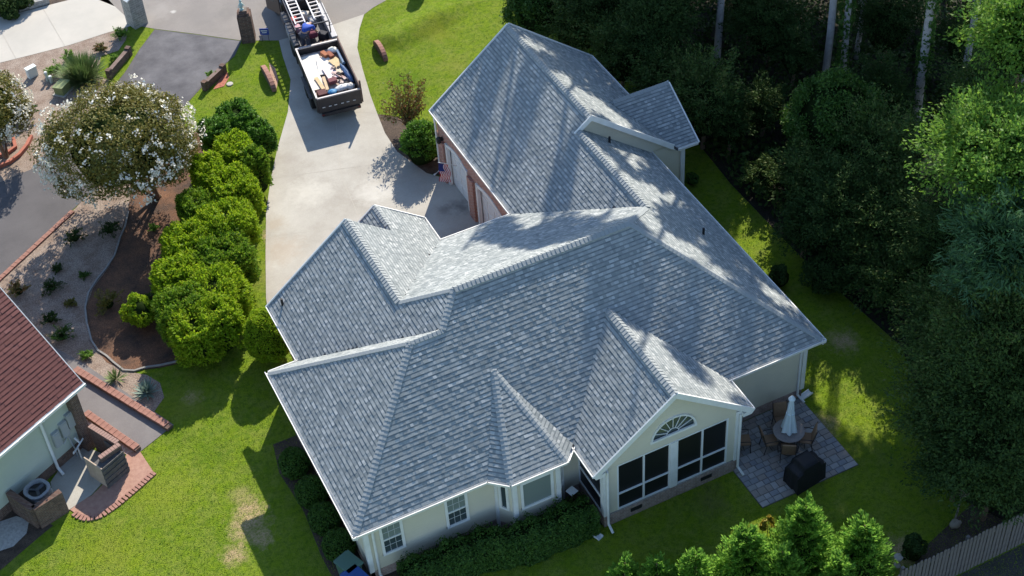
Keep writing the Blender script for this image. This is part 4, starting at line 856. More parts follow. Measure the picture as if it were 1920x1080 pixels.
cargo('rusty_box','orange-brown open box at the front of the trailer load','box',.16,3.25,1.2,(.22,.42,.2),.35,(.36,.13,.06),bev=.02); cargo('rusty_box','dark orange-brown box beside the white bag in the trailer','box',.38,3.1,1.2,(.2,.45,.2),.3,(.28,.09,.05),bev=.02)
cargo('maroon_bundle','maroon shingle bundle in the middle rear of the trailer load','bundle',.02,1.25,1.18,(.38,.3,.16),.1,(.16,.05,.06),bev=.02); cargo('dark_box','dark maroon box in the rear left corner of the trailer','box',-.62,.5,1.16,(.4,.4,.26),.05,(.10,.035,.035),bev=.02)
for i,(x,y,r) in enumerate(((.3,1.6,.5),(.42,1.5,.35),(.52,1.35,.6))): cargo('lath',['pinkish strip of lath left of two others in the trailer load','middle pale strip of lath in the trailer load','rearmost pale strip of lath in the trailer load'][i],'strip',x,y,1.2,(.06,.6,.03),r,(.56,.38,.34))
def lump(name, label, cat, x, y, z, r, col, seed):
    rr = random.Random(seed); vs = []; fs = []; n, k = 7, 12
    for i in range(n+1):
        th_ = math.pi*i/n
        for j in range(k):
            ph = 2*math.pi*j/k; q = 1+rr.uniform(-.16,.16); vs.append((r[0]*q*math.sin(th_)*math.cos(ph), r[1]*q*math.sin(th_)*math.sin(ph), r[2]*q*math.cos(th_)))
    for i in range(n):
        for j in range(k): fs.append((i*k+j,(i+1)*k+j,(i+1)*k+(j+1)%k,i*k+(j+1)%k))
    key = 'l_'+name+str(col)
    if key not in M: M[key] = mat(key, col, .6, var=tuple(q*.75 for q in col), vscale=6)
    o = MB().add(vs, fs).obj(name, M[key], smooth=True); o.location = (x,y,z); return tag(o, label, cat)
lump('bag','white crumpled bag in the front right corner of the trailer','bag',*T(.58,3.45,1.2),(.22,.2,.14),(.75,.76,.72),1); lump('bag','white bag at the right rear of the trailer load','bag',*T(.3,.65,1.15),(.35,.17,.12),(.74,.74,.74),2); lump('bag','grey-white bag in the rear right corner of the trailer','bag',*T(.66,.6,1.15),(.2,.2,.13),(.6,.58,.56),3)
lump('tarp','crumpled bright blue tarp at the rear of the trailer load','tarp',*T(-.18,.5,1.14),(.22,.2,.1),(.03,.2,.42),4); lump('tarp','rolled dark blue tarp along the right rear wall of the trailer','tarp',*T(.74,1.5,1.2),(.13,.75,.12),(.06,.12,.25),5)
o = MB().tube([T(.76,3.3,1.22),T(.78,2.2,1.26)], .07, 8).obj('tarp_roll', mat('blue_grey_roll', (.2,.28,.38), .5)); tag(o, 'blue-grey rolled sheet along the right wall of the trailer', 'roll')
for i in range(16):
    x, y = random.uniform(.05,.7), random.uniform(.7,2.3); dark_ = i % 3 == 0
    cargo('scrap', ('small black scrap among the debris at the right of the trailer' if dark_ else 'small pale scrap among the debris at the right of the trailer'), 'scrap', x, y, 1.17+random.uniform(0,.06), (random.uniform(.08,.2),random.uniform(.06,.14),.03), random.uniform(0,3), (.03,.03,.035) if dark_ else (.55,.45,.4), grp='small %s scraps in the trailer' % ('black' if dark_ else 'pale'))
# service truck
tk = lthing('service_truck', 'dark service truck with a ladder rack, parked in front of the loaded trailer', 'truck', T(.05, 4.3, 0), TH)
lp(MB().box((0,3.2,.5),(1.6,6.2,.2)), 'chassis', M['trblack'], tk); lp(MB().box((0,1.6,.8),(1.75,3.1,.08)), 'bed_floor', M['trblack'], tk)
M['tkgrey'] = mat('truck_grey_paint', (.38,.37,.38), .4, spec=.5); M['tkdark'] = mat('truck_dark_paint', (.03,.03,.035), .3, spec=.6)
for sx, mm in ((-1,M['tkdark']),(1,M['tkgrey'])):
    for i in range(3): q = lp(MB().box((sx*.86,.55+i*.98,1.02),(.26,.95,.46)), 'tool_box', mm, tk, bevel=.02); lp(MB().box((sx*1.0,.55+i*.98,1.02),(.02,.85,.36)), 'lid', M['tkgrey'] if sx < 0 and i % 2 else M['tkdark'], q)
lp(MB().box((0,.02,.98),(1.7,.06,.4)), 'tailgate', M['trrust'], tk); lp(MB().box((0,-.08,.5),(1.8,.14,.14)), 'rear_bumper', M['steel'], tk)
for sx in (-1,1):
    lp(MB().box((sx*.86,-.0,.9),(.12,.08,.3)), 'tail_light', mat('tail_red', (.4,.05,.03), .3), tk)
    for yy in (.5,2.9,5.2): lp(MB().bar((sx*.78,yy,1.1),(sx*.78,yy,1.86),.05,.05), 'rack_post', M['tkdark'], tk)
    lp(MB().bar((sx*.78,.3,1.86),(sx*.78,5.6,1.86),.05,.05), 'rack_rail', M['tkdark'], tk)
    for yy in (1.2,5.0): wheel(sx*.86,yy,.4,.26,tk)
for yy in (.5,2.9,5.2): lp(MB().bar((-.8,yy,1.84),(.8,yy,1.84),.05,.05), 'rack_bar', M['tkdark'], tk)
lp(MB().box((0,4.35,1.05),(1.8,1.9,.75)), 'cab', M['tkdark'], tk, bevel=.12); lp(MB().box((0,4.35,1.58),(1.55,1.5,.4)), 'cab_roof', M['tkdark'], tk, bevel=.12); lp(MB().box((0,5.9,.9),(1.75,1.2,.5)), 'bonnet', M['tkdark'], tk, bevel=.1)
lp(MB().box((0,5.12,1.5),(1.4,.03,.36),0,('X',-.5)), 'windscreen', M['glass'], tk)
dr = lp(MB().box((0,0,0),(.06,1.0,.85)), 'door', M['tkdark'], tk, bevel=.02); dr.location = (-1.13,3.95,1.15); dr.rotation_euler = (0,0,.5); q = MB().box((0,.1,.3),(.07,.5,.28)).obj('window', M['glass']); q.parent = dr
lp(MB().box((-1.35,4.3,1.35),(.2,.08,.22)), 'mirror', M['white'], tk); lp(MB().box((1.08,4.9,1.35),(.2,.08,.22)), 'mirror', M['dark'], tk)
M['ladder'] = mat('white_fibreglass', (.72,.70,.72), .5); M['maroon'] = mat('maroon_tarp', (.16,.04,.07), .7)
def ladder(label, x0, y0, L, z, w=.42, lean=0.0):
    t = lthing('ladder', label, 'ladder', T(x0,y0,z), TH+lean)
    for sx in (-1,1): lp(MB().bar((sx*w/2,0,0),(sx*w/2,L,0),.05,.09), 'side_rail', M['ladder'], t)
    r0 = None
    for i in range(int(L/.3)):
        if r0 is None: r0 = lp(MB().bar((-w/2,0,0),(w/2,0,0),.06,.05), 'rung', M['steel'], t); r = r0
        else: r = r0.copy(); COL.objects.link(r)
        r.location = (0,.15+i*.3,0)
ladder('white ladder on the left side of the truck rack', -.42, 4.95, 5.0, 1.93); ladder('white ladder on the right side of the truck rack', .46, 5.05, 5.0, 1.93)
cargo('cloth','maroon cloth bundle between the ladders on the truck','bundle',.05,5.2,1.2,(.42,.7,.3),0,(.17,.04,.07),bev=.08,grp='')
for i in range(6): cargo('tool', ['red gas can in the truck bed under the left ladder','grey tool case in the truck bed','white bucket in the truck bed','pink wrapped pack under the left ladder','dark tool case at the rear of the truck bed','pale carton in the truck bed near the cab'][i], 'tool', (-.45,.3,.0,-.4,.5,.1)[i], (6.6,6.3,5.9,5.9,5.0,6.9)[i], 1.02, (.3,.4,.34), .2*i, ((.45,.06,.05),(.3,.3,.32),(.7,.7,.7),(.6,.35,.4),(.04,.04,.05),(.6,.55,.5))[i], bev=.03, grp='tools and supplies in the truck bed')
# person bending over in the truck bed
def skin_body(name, J, E, Rr, m, parent, org):
    me = bpy.data.meshes.new(name); me.from_pydata([tuple(Vector(p)-Vector(org)) for p in J], E, []); o = bpy.data.objects.new(name, me); COL.objects.link(o); me.materials.append(m)
    sk = o.modifiers.new('skin', 'SKIN'); 
    for i, r in enumerate(Rr): me.skin_vertices[0].data[i].radius = (r, r)
    me.skin_vertices[0].data[0].use_root = True
    ss = o.modifiers.new('sub', 'SUBSURF'); ss.levels = 1; ss.render_levels = 2; o.parent = parent; return o
P0 = Vector(T(-.42, 4.42, .84)); per = thing('person', 'person in a blue shirt and dark trousers bending over in the truck bed', 'person', tuple(P0))
f = Vector(T(1,1.0,0))-Vector(T(0,0,0)); f.normalize(); sd_ = Vector((f.y,-f.x,0))
def B_(a, b, c): return P0+f*a+sd_*b+Vector((0,0,c))
M['skin'] = mat('skin', (.42,.25,.18), .6); M['shirt'] = mat('blue_shirt', (.02,.07,.36), .8); M['trous'] = mat('dark_trousers', (.05,.055,.08), .85); M['hair'] = mat('grey_cap', (.35,.35,.36), .8)
J = [B_(0,0,.88),B_(.18,0,1.02),B_(.42,0,1.08),B_(.52,0,1.06),B_(.62,0,1.04),B_(.74,0,1.04),B_(0,-.1,.82),B_(.05,-.12,.46),B_(-.02,-.13,.06),B_(.12,-.13,.02),B_(0,.1,.82),B_(.08,.12,.46),B_(.02,.13,.06),B_(.16,.13,.02),
     B_(.44,-.2,1.04),B_(.5,-.26,.78),B_(.66,-.2,.6),B_(.74,-.18,.55),B_(.44,.2,1.04),B_(.54,.26,.78),B_(.7,.2,.62),B_(.78,.18,.58)]
Ed = [(0,1),(1,2),(2,3),(3,4),(4,5),(0,6),(6,7),(7,8),(8,9),(0,10),(10,11),(11,12),(12,13),(2,14),(14,15),(15,16),(16,17),(2,18),(18,19),(19,20),(20,21)]
Rr = [.14,.15,.15,.06,.09,.085,.095,.07,.05,.045,.095,.07,.05,.045,.07,.05,.038,.04,.07,.05,.038,.04]
skin_body('body', J, Ed, Rr, M['skin'], per, tuple(P0))
skin_body('shirt', [J[0]+Vector((0,0,.02)),J[1],J[2],J[14],J[14]+(J[15]-J[14])*.7,J[18],J[18]+(J[19]-J[18])*.7], [(0,1),(1,2),(2,3),(3,4),(2,5),(5,6)], [.165,.18,.175,.09,.075,.09,.075], M['shirt'], per, tuple(P0))
skin_body('trousers', [J[0],J[6],J[7],J[8],J[10],J[11],J[12]], [(0,1),(1,2),(2,3),(0,4),(4,5),(5,6)], [.155,.115,.085,.07,.115,.085,.07], M['trous'], per, tuple(P0))
pt(MB().lathe(tuple(J[5]+Vector((-.02,0,.0))), [(.105,0),(.1,.05),(.06,.1),(.01,.115)], 12), 'cap', M['hair'], per, smooth=True)

# ------------------------------------------------------------------ gate pillars, low walls, sign
p1 = thing('gate_pillar', 'square grey brick gate pillar with a pale pitched cap by the street', 'pillar', (*G2(258,44), 0)); b = G2(258,44)
a1 = .32; pt(MB().box((b[0],b[1],.8),(.72,.72,1.6),a1), 'shaft', M['brick_grey'], p1)
mb = MB(); 
for s in (-1,1): mb.box((b[0]+s*.24*math.cos(a1),b[1]+s*.24*math.sin(a1),1.72),(.56,.95,.05),a1,('Y',s*.45))
pt(mb, 'cap', M['white'], p1)
b = G2(467,74); p2 = thing('gate_pillar', 'dark brown brick gate pillar carrying a small pale statue', 'pillar', (*b, 0)); a2 = -.35
pt(MB().box((b[0],b[1],.72),(.62,.62,1.44),a2), 'shaft', M['brick_dark'], p2); pt(MB().box((b[0],b[1],1.5),(.5,.5,.12),a2).box((b[0],b[1],1.6),(.34,.34,.1),a2), 'cap', M['brick_dark'], p2)
st = thing('statue', 'small pale green figure standing on the brown gate pillar', 'statue', (b[0]-.05,b[1],1.65)); c = (b[0]-.05,b[1],1.65); M['verd'] = mat('pale_verdigris', (.42,.55,.52), .8)
pt(MB().lathe(c, [(.1,0),(.09,.04),(.05,.06),(.07,.14),(.10,.24),(.08,.33),(.035,.37),(.06,.42),(.055,.48),(.015,.53)], 12), 'figure', M['verd'], st, smooth=True)
pt(MB().tube([(c[0]-.08,c[1],1.93),(c[0]-.16,c[1]-.03,1.85),(c[0]-.06,c[1]-.08,1.8)],.02,6).tube([(c[0]+.08,c[1],1.93),(c[0]+.15,c[1]-.03,1.82)],.02,6), 'arm', M['verd'], st)
def arch_marker(label, a, b, h, w=.2):
    A, B = Vector(a), Vector(b); t = thing('brick_marker', label, 'brick marker', (A.x,A.y,0)); d = B-A; n = Vector((-d.y,d.x,0)).normalized(); N_ = 12
    q = [A+d*(.5-.5*math.cos(math.pi*i/N_))+Vector((0,0,h*math.sin(math.pi*i/N_)**.8)) for i in range(N_+1)]
    pt(MB().vprism([p-n*w*.45 for p in q], n*w*.9), 'slab', M['brick_dark'], t)
    for i in range(N_):
        m1 = (q[i]+q[i+1])/2; o = MB().bar(q[i]-m1+(q[i+1]-q[i])*.03, q[i+1]-m1-(q[i+1]-q[i])*.03, w, .07, up=(n.x,n.y,0) if False else (0,0,1)).obj('brick', M['brick_piece'], t); o.location = m1-Vector((A.x,A.y,0))+Vector((0,0,.02))
arch_marker('round-topped red brick marker in the lawn left of the driveway', G(493,130), G(515,172), .42); arch_marker('round-topped red brick marker in the lawn right of the driveway', G(704,84), G(724,115), .42)
def low_wall(label, a, b, h=.34):
    A, B = Vector(a), Vector(b); d = B-A; ang = math.atan2(d.y,d.x); t = thing('low_wall', label, 'wall', (A.x,A.y,0)); c = (A+B)/2
    pt(MB().box((c.x,c.y,h/2),(d.length,.16,h),ang), 'wall_body', M['brick_dark'], t); pt(MB().box((c.x,c.y,h+.02),(d.length*.9,.2,.04),ang), 'coping', M['trrust'], t)
    for e in (A,B): pt(MB().box((e.x,e.y,h/2+.06),(.22,.22,h+.12),ang), 'end_post', M['brick_dark'], t)
low_wall('low dark wall on the left side of the asphalt drive entrance', G(243,104), G(207,146)); low_wall('low dark wall on the right side of the asphalt drive, with reddish gravel beside it', G(420,137), G(386,168))
sheet('gravel_spot', px((424,128),(430,145),(420,162),(400,168),(405,158),(418,140)), .012, M['brick_red']); sheet('gravel_spot', px((505,118),(516,128),(522,150),(518,168),(508,160)), .012, mat('pink_gravel', (.42,.27,.2), .95, bump=1))
struct(MB().lathe(G(431,158), [(.16,0),(.15,.04),(.05,.05)], 8).obj('stepping_stone', M['whiteconc']))
sg = lthing('yard_sign', 'small blue yard sign on two legs beside the driveway entrance', 'sign', (*G2(499,78), 0), -.5); M['sblue'] = mat('sign_blue', (.03,.07,.32), .5)
lp(MB().box((0,0,.55),(.42,.02,.34)), 'board', M['sblue'], sg); lp(MB().box((0,-.013,.60),(.3,.004,.05)).box((0,-.013,.5),(.22,.004,.04)), 'lettering', M['white'], sg); lp(MB().tube([(-.15,0,0),(-.15,0,.4)],.01,5).tube([(.15,0,0),(.15,0,.4)],.01,5), 'leg', M['dark'], sg)
# mailbox just past the frame whose shadow falls on the lawn
mbx = thing('mailbox', 'brick mailbox post on the lawn by the street at the top edge', 'mailbox', (*G2(792,-24), 0)); pt(MB().box((*G2(792,-24),.6),(.5,.5,1.2)), 'post', M['brick_dark'], mbx); pt(MB().box((*G2(792,-24),1.3),(.4,.6,.3)), 'box', M['dark'], mbx, bevel=.03)
# utility boxes
M['ubw'] = mat('white_cabinet', (.62,.66,.64), .5); M['ubg'] = mat('olive_transformer', (.20,.24,.10), .55, var=(.24,.27,.12), vscale=3); M['ubp'] = mat('pale_green_pedestal', (.42,.50,.46), .5)
u1 = lthing('utility_cabinet', 'white utility cabinet in the gravel by the pale driveway', 'utility box', (*G2(62,143), 0), .33); lp(MB().box((0,0,.24),(.46,.24,.48)), 'cabinet', M['ubw'], u1, bevel=.01); lp(MB().box((0,0,.495),(.5,.28,.03)), 'lid', M['ubw'], u1)
u2 = lthing('transformer_box', 'olive green transformer box beside the ornamental grass', 'utility box', (*G2(119,172), 0), .75); lp(MB().box((0,0,.2),(.62,.46,.4)), 'cabinet', M['ubg'], u2); lp(MB().box((0,0,.42),(.7,.54,.05),0,('X',-.08)), 'lid', M['ubg'], u2)
lp(MB().box((0,0,.02),(.8,.64,.04)), 'base', M['concrete'], u2)
for (u, v, h, r, lb) in ((90,152,.42,.06,'taller pale green utility pedestal'),(97,155,.28,.07,'shorter pale green utility pedestal')):
    q = thing('utility_pedestal', lb+' between the white cabinet and the transformer', 'pedestal', (*G2(u,v), 0)); c = (*G2(u,v), 0)
    pt(MB().lathe(c, [(r,0),(r,h)], 10), 'shaft', M['ubp'], q); pt(MB().lathe((c[0],c[1],h), [(r*1.25,0),(r*1.25,.06),(r*.9,.09)], 10), 'cap', M['ubw'], q)
# ------------------------------------------------------------------ by the house
gb = lthing('rubbish_bin', 'green wheeled bin with its lid closed at the lower left house corner', 'bin', (*G2(660,1088), 0), .35); M['gbin'] = mat('green_bin_plastic', (.07,.14,.11), .5); M['bbin'] = mat('blue_bin_plastic', (.02,.07,.25), .45)
def binn(t, m):
    lp(MB().add([(-.24,-.27,0),(.24,-.27,0),(.24,.27,0),(-.24,.27,0),(-.29,-.34,.92),(.29,-.34,.92),(.29,.34,.92),(-.29,.34,.92)],[(3,2,1,0),(4,5,6,7),(0,1,5,4),(1,2,6,5),(2,3,7,6),(3,0,4,7)]), 'tub', m, t, bevel=.04)
    lp(MB().box((0,-.02,.96),(.64,.76,.07)), 'lid', m, t, bevel=.03); lp(MB().tube([(-.26,.4,.92),(.26,.4,.92)],.02,6), 'handle', m, t)
    for sx in (-1,1): q = lp(MB().lathe((0,0,-.03),[(.1,0),(.1,.06)],14), 'wheel', M['rubber'], t); q.location = (sx*.27,.3,.1); q.rotation_euler = (0,math.pi/2,0)
binn(gb, M['gbin']); bb = lthing('recycling_bin', 'blue wheeled bin partly cut by the lower edge of the picture', 'bin', (*G2(672,1114), 0), .3); binn(bb, M['bbin'])
c = (*G2(1074,956), 0); pd = thing('garden_stand', 'white square-topped stand in the dark recess between the bay and the porch', 'stand', c); pt(MB().tube([(c[0],c[1],0),(c[0],c[1],.95)],.03,8), 'pole', M['bark2'], pd); pt(MB().box((c[0],c[1],.98),(.30,.30,.05),.3), 'plate', M['white'], pd, bevel=.02)
for (u, v, a, lb) in ((1510,742,.2,'white splash block under the downspout at the right house corner'),(1116,1003,-1.2,'white splash block under the downspout at the porch corner')):
    s = lthing('splash_block', lb, 'splash block', (*G2(u,v), 0), a); lp(MB().box((0,0,.02),(.5,.22,.03)), 'base', M['trim'], s); lp(MB().box((0,.1,.05),(.5,.03,.06)).box((0,-.1,.05),(.5,.03,.06)), 'rim', M['trim'], s)
# patio set
tc_ = G(1479,808,.72); tx, ty = tc_[0], tc_[1]
M['tabletop'] = mat('stone_table_top', (.20,.17,.16), .6, var=(.26,.23,.21), vscale=8); M['sling'] = mat('tan_sling_fabric', (.22,.14,.085), .8, var=(.27,.17,.10), vscale=12); M['iron'] = mat('dark_bronze_frame', (.04,.033,.03), .5)
tb = thing('patio_table', 'round stone-topped patio table with a closed umbrella through its middle', 'table', (tx,ty,0))
pt(MB().lathe((tx,ty,.70),[(.50,0),(.53,.02),(.53,.045),(.50,.055)],32), 'tabletop', M['tabletop'], tb); pt(MB().lathe((tx,ty,0),[(.3,0),(.28,.04),(.06,.08),(.05,.6),(.22,.70)],16), 'pedestal', M['iron'], tb)
um = thing('patio_umbrella', 'closed pale blue-white patio umbrella standing in the round table', 'umbrella', (tx,ty,0)); pt(MB().tube([(tx,ty,.05),(tx,ty,2.45)],.022,8), 'pole', M['iron'], um)
M['canvas'] = mat('pale_canvas', (.60,.68,.70), .8)
mb = MB(); n = 24; prof = [(.25,.80),(.22,1.0),(.155,1.35),(.11,1.75),(.08,2.1),(.045,2.3)]
for r, zz in prof: mb.v += [(tx+r*(1+.22*math.cos(6*2*math.pi*k/n))*math.cos(2*math.pi*k/n), ty+r*(1+.22*math.cos(6*2*math.pi*k/n))*math.sin(2*math.pi*k/n), zz) for k in range(n)]
for i in range(len(prof)-1):
    for k in range(n): mb.f.append((i*n+k,i*n+(k+1)%n,(i+1)*n+(k+1)%n,(i+1)*n+k))
pt(mb, 'canopy', M['canvas'], um, smooth=True); pt(MB().lathe((tx,ty,2.26),[(.11,0),(.12,.05),(.05,.16),(.01,.2)],12), 'top_cap', M['canvas'], um); pt(MB().lathe((tx,ty,1.6),[(.15,0),(.15,.03)],12), 'tie', M['canvas'], um)
def chair(label, u, v, first=None):
    p = G(u, v, .42); a = math.atan2(ty-p[1], tx-p[0])-math.pi/2
    if first: return copy_tree(first, (p[0],p[1],0), label, 'patio chairs round the table', a)
    t = lthing('patio_chair', label, 'chair', (p[0],p[1],0), a, 'patio chairs round the table')
    lp(MB().box((0,0,.44),(.48,.46,.05)), 'seat', M['sling'], t, bevel=.02); lp(MB().box((0,-.27,.74),(.46,.05,.58),0,('X',.22)), 'backrest', M['sling'], t, bevel=.02)
    for sx in (-1,1):
        lp(MB().tube([(sx*.25,.18,.42),(sx*.25,.22,.02)],.016,6), 'leg', M['iron'], t); lp(MB().tube([(sx*.25,-.2,.42),(sx*.25,-.28,.02)],.016,6), 'leg', M['iron'], t)
        lp(MB().tube([(sx*.27,.2,.42),(sx*.28,.2,.64),(sx*.28,-.1,.66),(sx*.26,-.3,.62)],.016,6), 'armrest', M['iron'], t)
        lp(MB().tube([(sx*.24,-.22,.44),(sx*.24,-.36,1.04)],.016,6), 'back_frame', M['iron'], t)
    lp(MB().tube([(-.25,0,.2),(0,0,.1),(.25,0,.2)],.014,6), 'stretcher', M['iron'], t)
    return t
ch = chair('tan patio chair left of the round table', 1444, 826); chair('tan patio chair right of the round table, partly lit by the sun', 1510, 822, ch); chair('tan patio chair on the near side of the round table', 1478, 843, ch); chair('tan patio chair behind the umbrella near the house wall', 1466, 790, ch)
chair('tan patio chair at the left end of the patio by the porch downspout', 1394, 826, ch)
g = G(1508,896,.1); gr = lthing('covered_grill', 'barbecue grill under a black cover on the patio edge', 'grill', (g[0],g[1],0), .12)
prof = [(-.60,0),(-.57,.82),(-.34,.88),(-.28,1.08),(.27,1.1),(.34,.88),(.57,.82),(.62,0)]; mb = MB(); ny = 7
for j in range(ny):
    yy = -.33+.66*j/(ny-1); q = 1-(.10 if j in (0,ny-1) else 0)
    mb.v += [(x*(1+.03*math.sin(j*2+x*9)), yy*(1.12-.2*zz/1.2)+.015*math.sin(x*14), zz*q) for x, zz in prof]
for j in range(ny-1):
    for i in range(len(prof)-1): k = len(prof); mb.f.append((j*k+i,j*k+i+1,(j+1)*k+i+1,(j+1)*k+i))
mb.f += [tuple(range(len(prof))), tuple((ny-1)*len(prof)+i for i in range(len(prof)-1,-1,-1))]
cv_ = lp(mb, 'cover', M['darkcover'], gr, bevel=.05); 
for sx in (-.45,.45): q = lp(MB().lathe((0,0,-.02),[(.07,0),(.07,.04)],10), 'wheel', M['rubber'], gr); q.location = (sx,-.3,.07); q.rotation_euler = (0,math.pi/2,0)
# fence
fn = thing('wooden_fence', 'weathered grey picket fence with uneven tops in the lower right corner', 'fence', (14.1,-8.2,0)); M['fence'] = mat('weathered_fence_wood', (.105,.095,.09), .95, var=(.165,.15,.14), vscale=4, bump=.5, bscale=15, island=None)
pk = []
for i in range(58):
    x = 14.2+i*.142
    hgt = 1.74+random.uniform(-.03,.04)
    o = MB().add([(-.052,-.01,0),(.052,-.01,0),(.052,.01,0),(-.052,.01,0),(-.052,-.01,hgt-.05),(.052,-.01,hgt-.05),(.052,.01,hgt-.05),(-.052,.01,hgt-.05),(-.03,-.01,hgt),(.03,-.01,hgt),(.03,.01,hgt),(-.03,.01,hgt)],[(3,2,1,0),(0,1,5,4),(1,2,6,5),(2,3,7,6),(3,0,4,7),(4,5,9,8),(5,6,10,9),(6,7,11,10),(7,4,8,11),(8,9,10,11)]).obj('picket', M['fence']); o.parent = fn; o.location = (x-14.1+random.uniform(-.006,.006),random.uniform(-.006,.006),0); o.rotation_euler = (0,random.uniform(-.012,.012),0)
for zz in (.35,1.45): pt(MB().bar((14.1,-8.16,zz),(22.4,-8.16,zz),.05,.09), 'rail', M['fence'], fn)
for x in (14.3,16.7,19.1,21.5): pt(MB().box((x,-8.09,.85),(.1,.1,1.7)), 'post', M['fence'], fn)
ln = G(1682,1060); la = thing('stone_lantern', 'small white stone garden lantern in front of the fence', 'garden ornament', (ln[0],ln[1],0))
pt(MB().lathe((ln[0],ln[1],0),[(.12,0),(.1,.06),(.05,.1),(.05,.26),(.1,.3)],8), 'pedestal', M['whiteconc'], la); pt(MB().lathe((ln[0],ln[1],.3),[(.08,0),(.08,.12),(.15,.14),(.03,.24),(.02,.28)],8), 'lantern_head', M['whiteconc'], la)
st_p = G(1790,985); lump('rock','pale rock under the bare small tree by the fence','rock',st_p[0],st_p[1],.08,(.2,.16,.14),(.36,.31,.24),9)

# ------------------------------------------------------------------ plants of the left gardens
def flower_tree(label, c, r, base, n, nf, trunk_pts):
    t = thing('flowering_tree', label, 'tree', (base[0], base[1], 0))
    crown('crown', c, r, M['l_myrtle'], n, (.13,.06), 70, t, core=.62, lobe_r=.27, low=-.5, shell=.7)
    P, Nn = crown_points(c, r, 110, nf*3, .24, -.2, .95); w = (P[:,2]-c[2])/r[2]; rad = np.hypot((P[:,0]-c[0])/r[0], (P[:,1]-c[1])/r[1]); keep = RNG.random(len(P)) < np.clip(rad**3.2, .05, 1); P, Nn = P[keep][:nf]*1.0, Nn[keep][:nf]; P = P+Nn*.03
    K_ = RNG.integers(3, 14, len(P)); Q = np.repeat(P, K_, axis=0)+RNG.normal(size=(K_.sum(), 3))*.075; NQ = np.repeat(Nn, K_, axis=0); T_, S_ = leaf_frames(len(Q), NQ, .11, .09); quads_object('blossoms', Q, T_, S_, M['flower'], t, tuple(wloc(t)))
    for k, (dx, dy) in enumerate(trunk_pts):
        top = (c[0]+dx, c[1]+dy, c[2]); mid = ((base[0]*.6+top[0]*.4), (base[1]*.6+top[1]*.4), c[2]*.45)
        pt(MB().tube([(base[0]+.06*k,base[1],-.02), mid, top],[.10,.07,.03],8), 'trunk', M['bark2'], t)
cT = G(222,272,3.1); bT = G(292,372,0)
flower_tree('large round tree with white blossom and olive leaves beside the green hedge', cT, (3.1,3.0,2.35), bT, 34000, 620, [(-1.6,0),(1.2,.8),(.6,-1.3),(-.4,1.4)])
cL = G(-8,205,2.2); flower_tree('white-flowering tree cut off by the left edge', cL, (1.5,1.8,1.5), (cL[0]-.3,cL[1]-.4,0), 9000, 260, [(-.4,0),(.5,.4)])
# hedge of big leafy shrubs
hd = [(447,232,.95,.9,'topmost shrub of the green hedge'),(484,262,.75,.8,'hedge shrub at the upper right, nearest the driveway top'),(408,262,.75,.75,'darker hedge shrub under the right side of the blossom tree'),
      (444,300,1.0,1.0,'hedge shrub third from the top, in the middle of its width'),(480,322,.62,.8,'narrow hedge shrub on the driveway side below the top'),(396,338,.9,.9,'hedge shrub touching the lower right of the blossom tree'),
      (440,368,1.15,1.1,'bright hedge shrub on the driveway side, upper third'),(374,405,.9,.95,'hedge shrub on the mulch side, upper third'),(428,432,1.2,1.2,'bright broad hedge shrub on the driveway side, middle'),
      (358,468,1.1,1.05,'bright hedge shrub on the mulch side, middle'),(425,497,1.2,1.15,'bright hedge shrub on the driveway side, level with the pale driveway edge'),(344,532,1.15,1.1,'hedge shrub on the mulch side next to the lime green bush'),
      (408,560,1.3,1.2,'largest hedge shrub, right side of the lower third'),(348,592,1.1,1.1,'hedge shrub on the mulch side of the lower end'),(412,612,.95,1.0,'hedge shrub at the lower right end, near the round bush'),(368,632,1.05,1.0,'lowest hedge shrub, shading the lawn')]
for i, (u, v, r, rz, lb) in enumerate(hd):
    rz = 1.08+random.uniform(-.05,.05) if i > 1 else rz; p = G(u, v, rz); hr = random.uniform(.9, 1.08); k_ = random.uniform(.9, 1.2)
    t = thing('hedge_shrub', lb, 'shrub', (p[0],p[1],0), 'shrubs of the long green hedge')
    spray_crown('foliage', p, (r*.93*hr,r*1.0/hr,rz), M['l_garage' if i < 3 else ('l_hedge2' if i % 3 == 1 else 'l_hedge')], int(13000*r*r)+4500, (.13*k_,.065*k_), t, core=.82, spread=.2, lmin=.82, lmax=1.08, box=.68)
    pt(MB().tube([(p[0],p[1],0),(p[0],p[1],rz)],[.07,.03],7), 'stem', M['bark2'], t)
def sb(name, label, cat, u, v, r, m, n=900, leaf=(.09,.05), z0=.25, **k):
    p = G(u, v, z0); return shrub(name, label, cat, (p[0],p[1]), r, m, n, leaf, k.pop('lobes', 12), **k)
p = G(504,627,1.15); t = thing('ball_shrub','tall clipped round green bush at the left corner of the grey house','shrub',(p[0],p[1],0)); smooth_crown('foliage',p,(.88,.88,1.05),M['l_hedge'],15000,(.075,.045),t); pt(MB().tube([(p[0],p[1],0),(p[0],p[1],.6)],.06,7),'stem',M['bark2'],t)
M['l_deep'] = leafm('deep_green_leaf', [(.03,.085,.012),(.05,.12,.016),(.075,.155,.02),(.02,.06,.01)])
p = G(790,268,.95); t = thing('garage_shrub','dense green bush at the garage corner by the driveway','shrub',(p[0],p[1],0)); spray_crown('foliage',p,(.88,.85,1.0),M['l_garage'],13000,(.11,.06),t,core=.84,spread=.2,lmin=.88,lmax=1.08); pt(MB().tube([(p[0],p[1],0),(p[0],p[1],.8)],.06,7),'stem',M['bark2'],t)
sb('garage_shrub','small yellow-green bush between the dense bush and the garage wall','shrub',822,272,(.42,.42,.7),M['l_bright'],1800,(.10,.06),z0=.7)
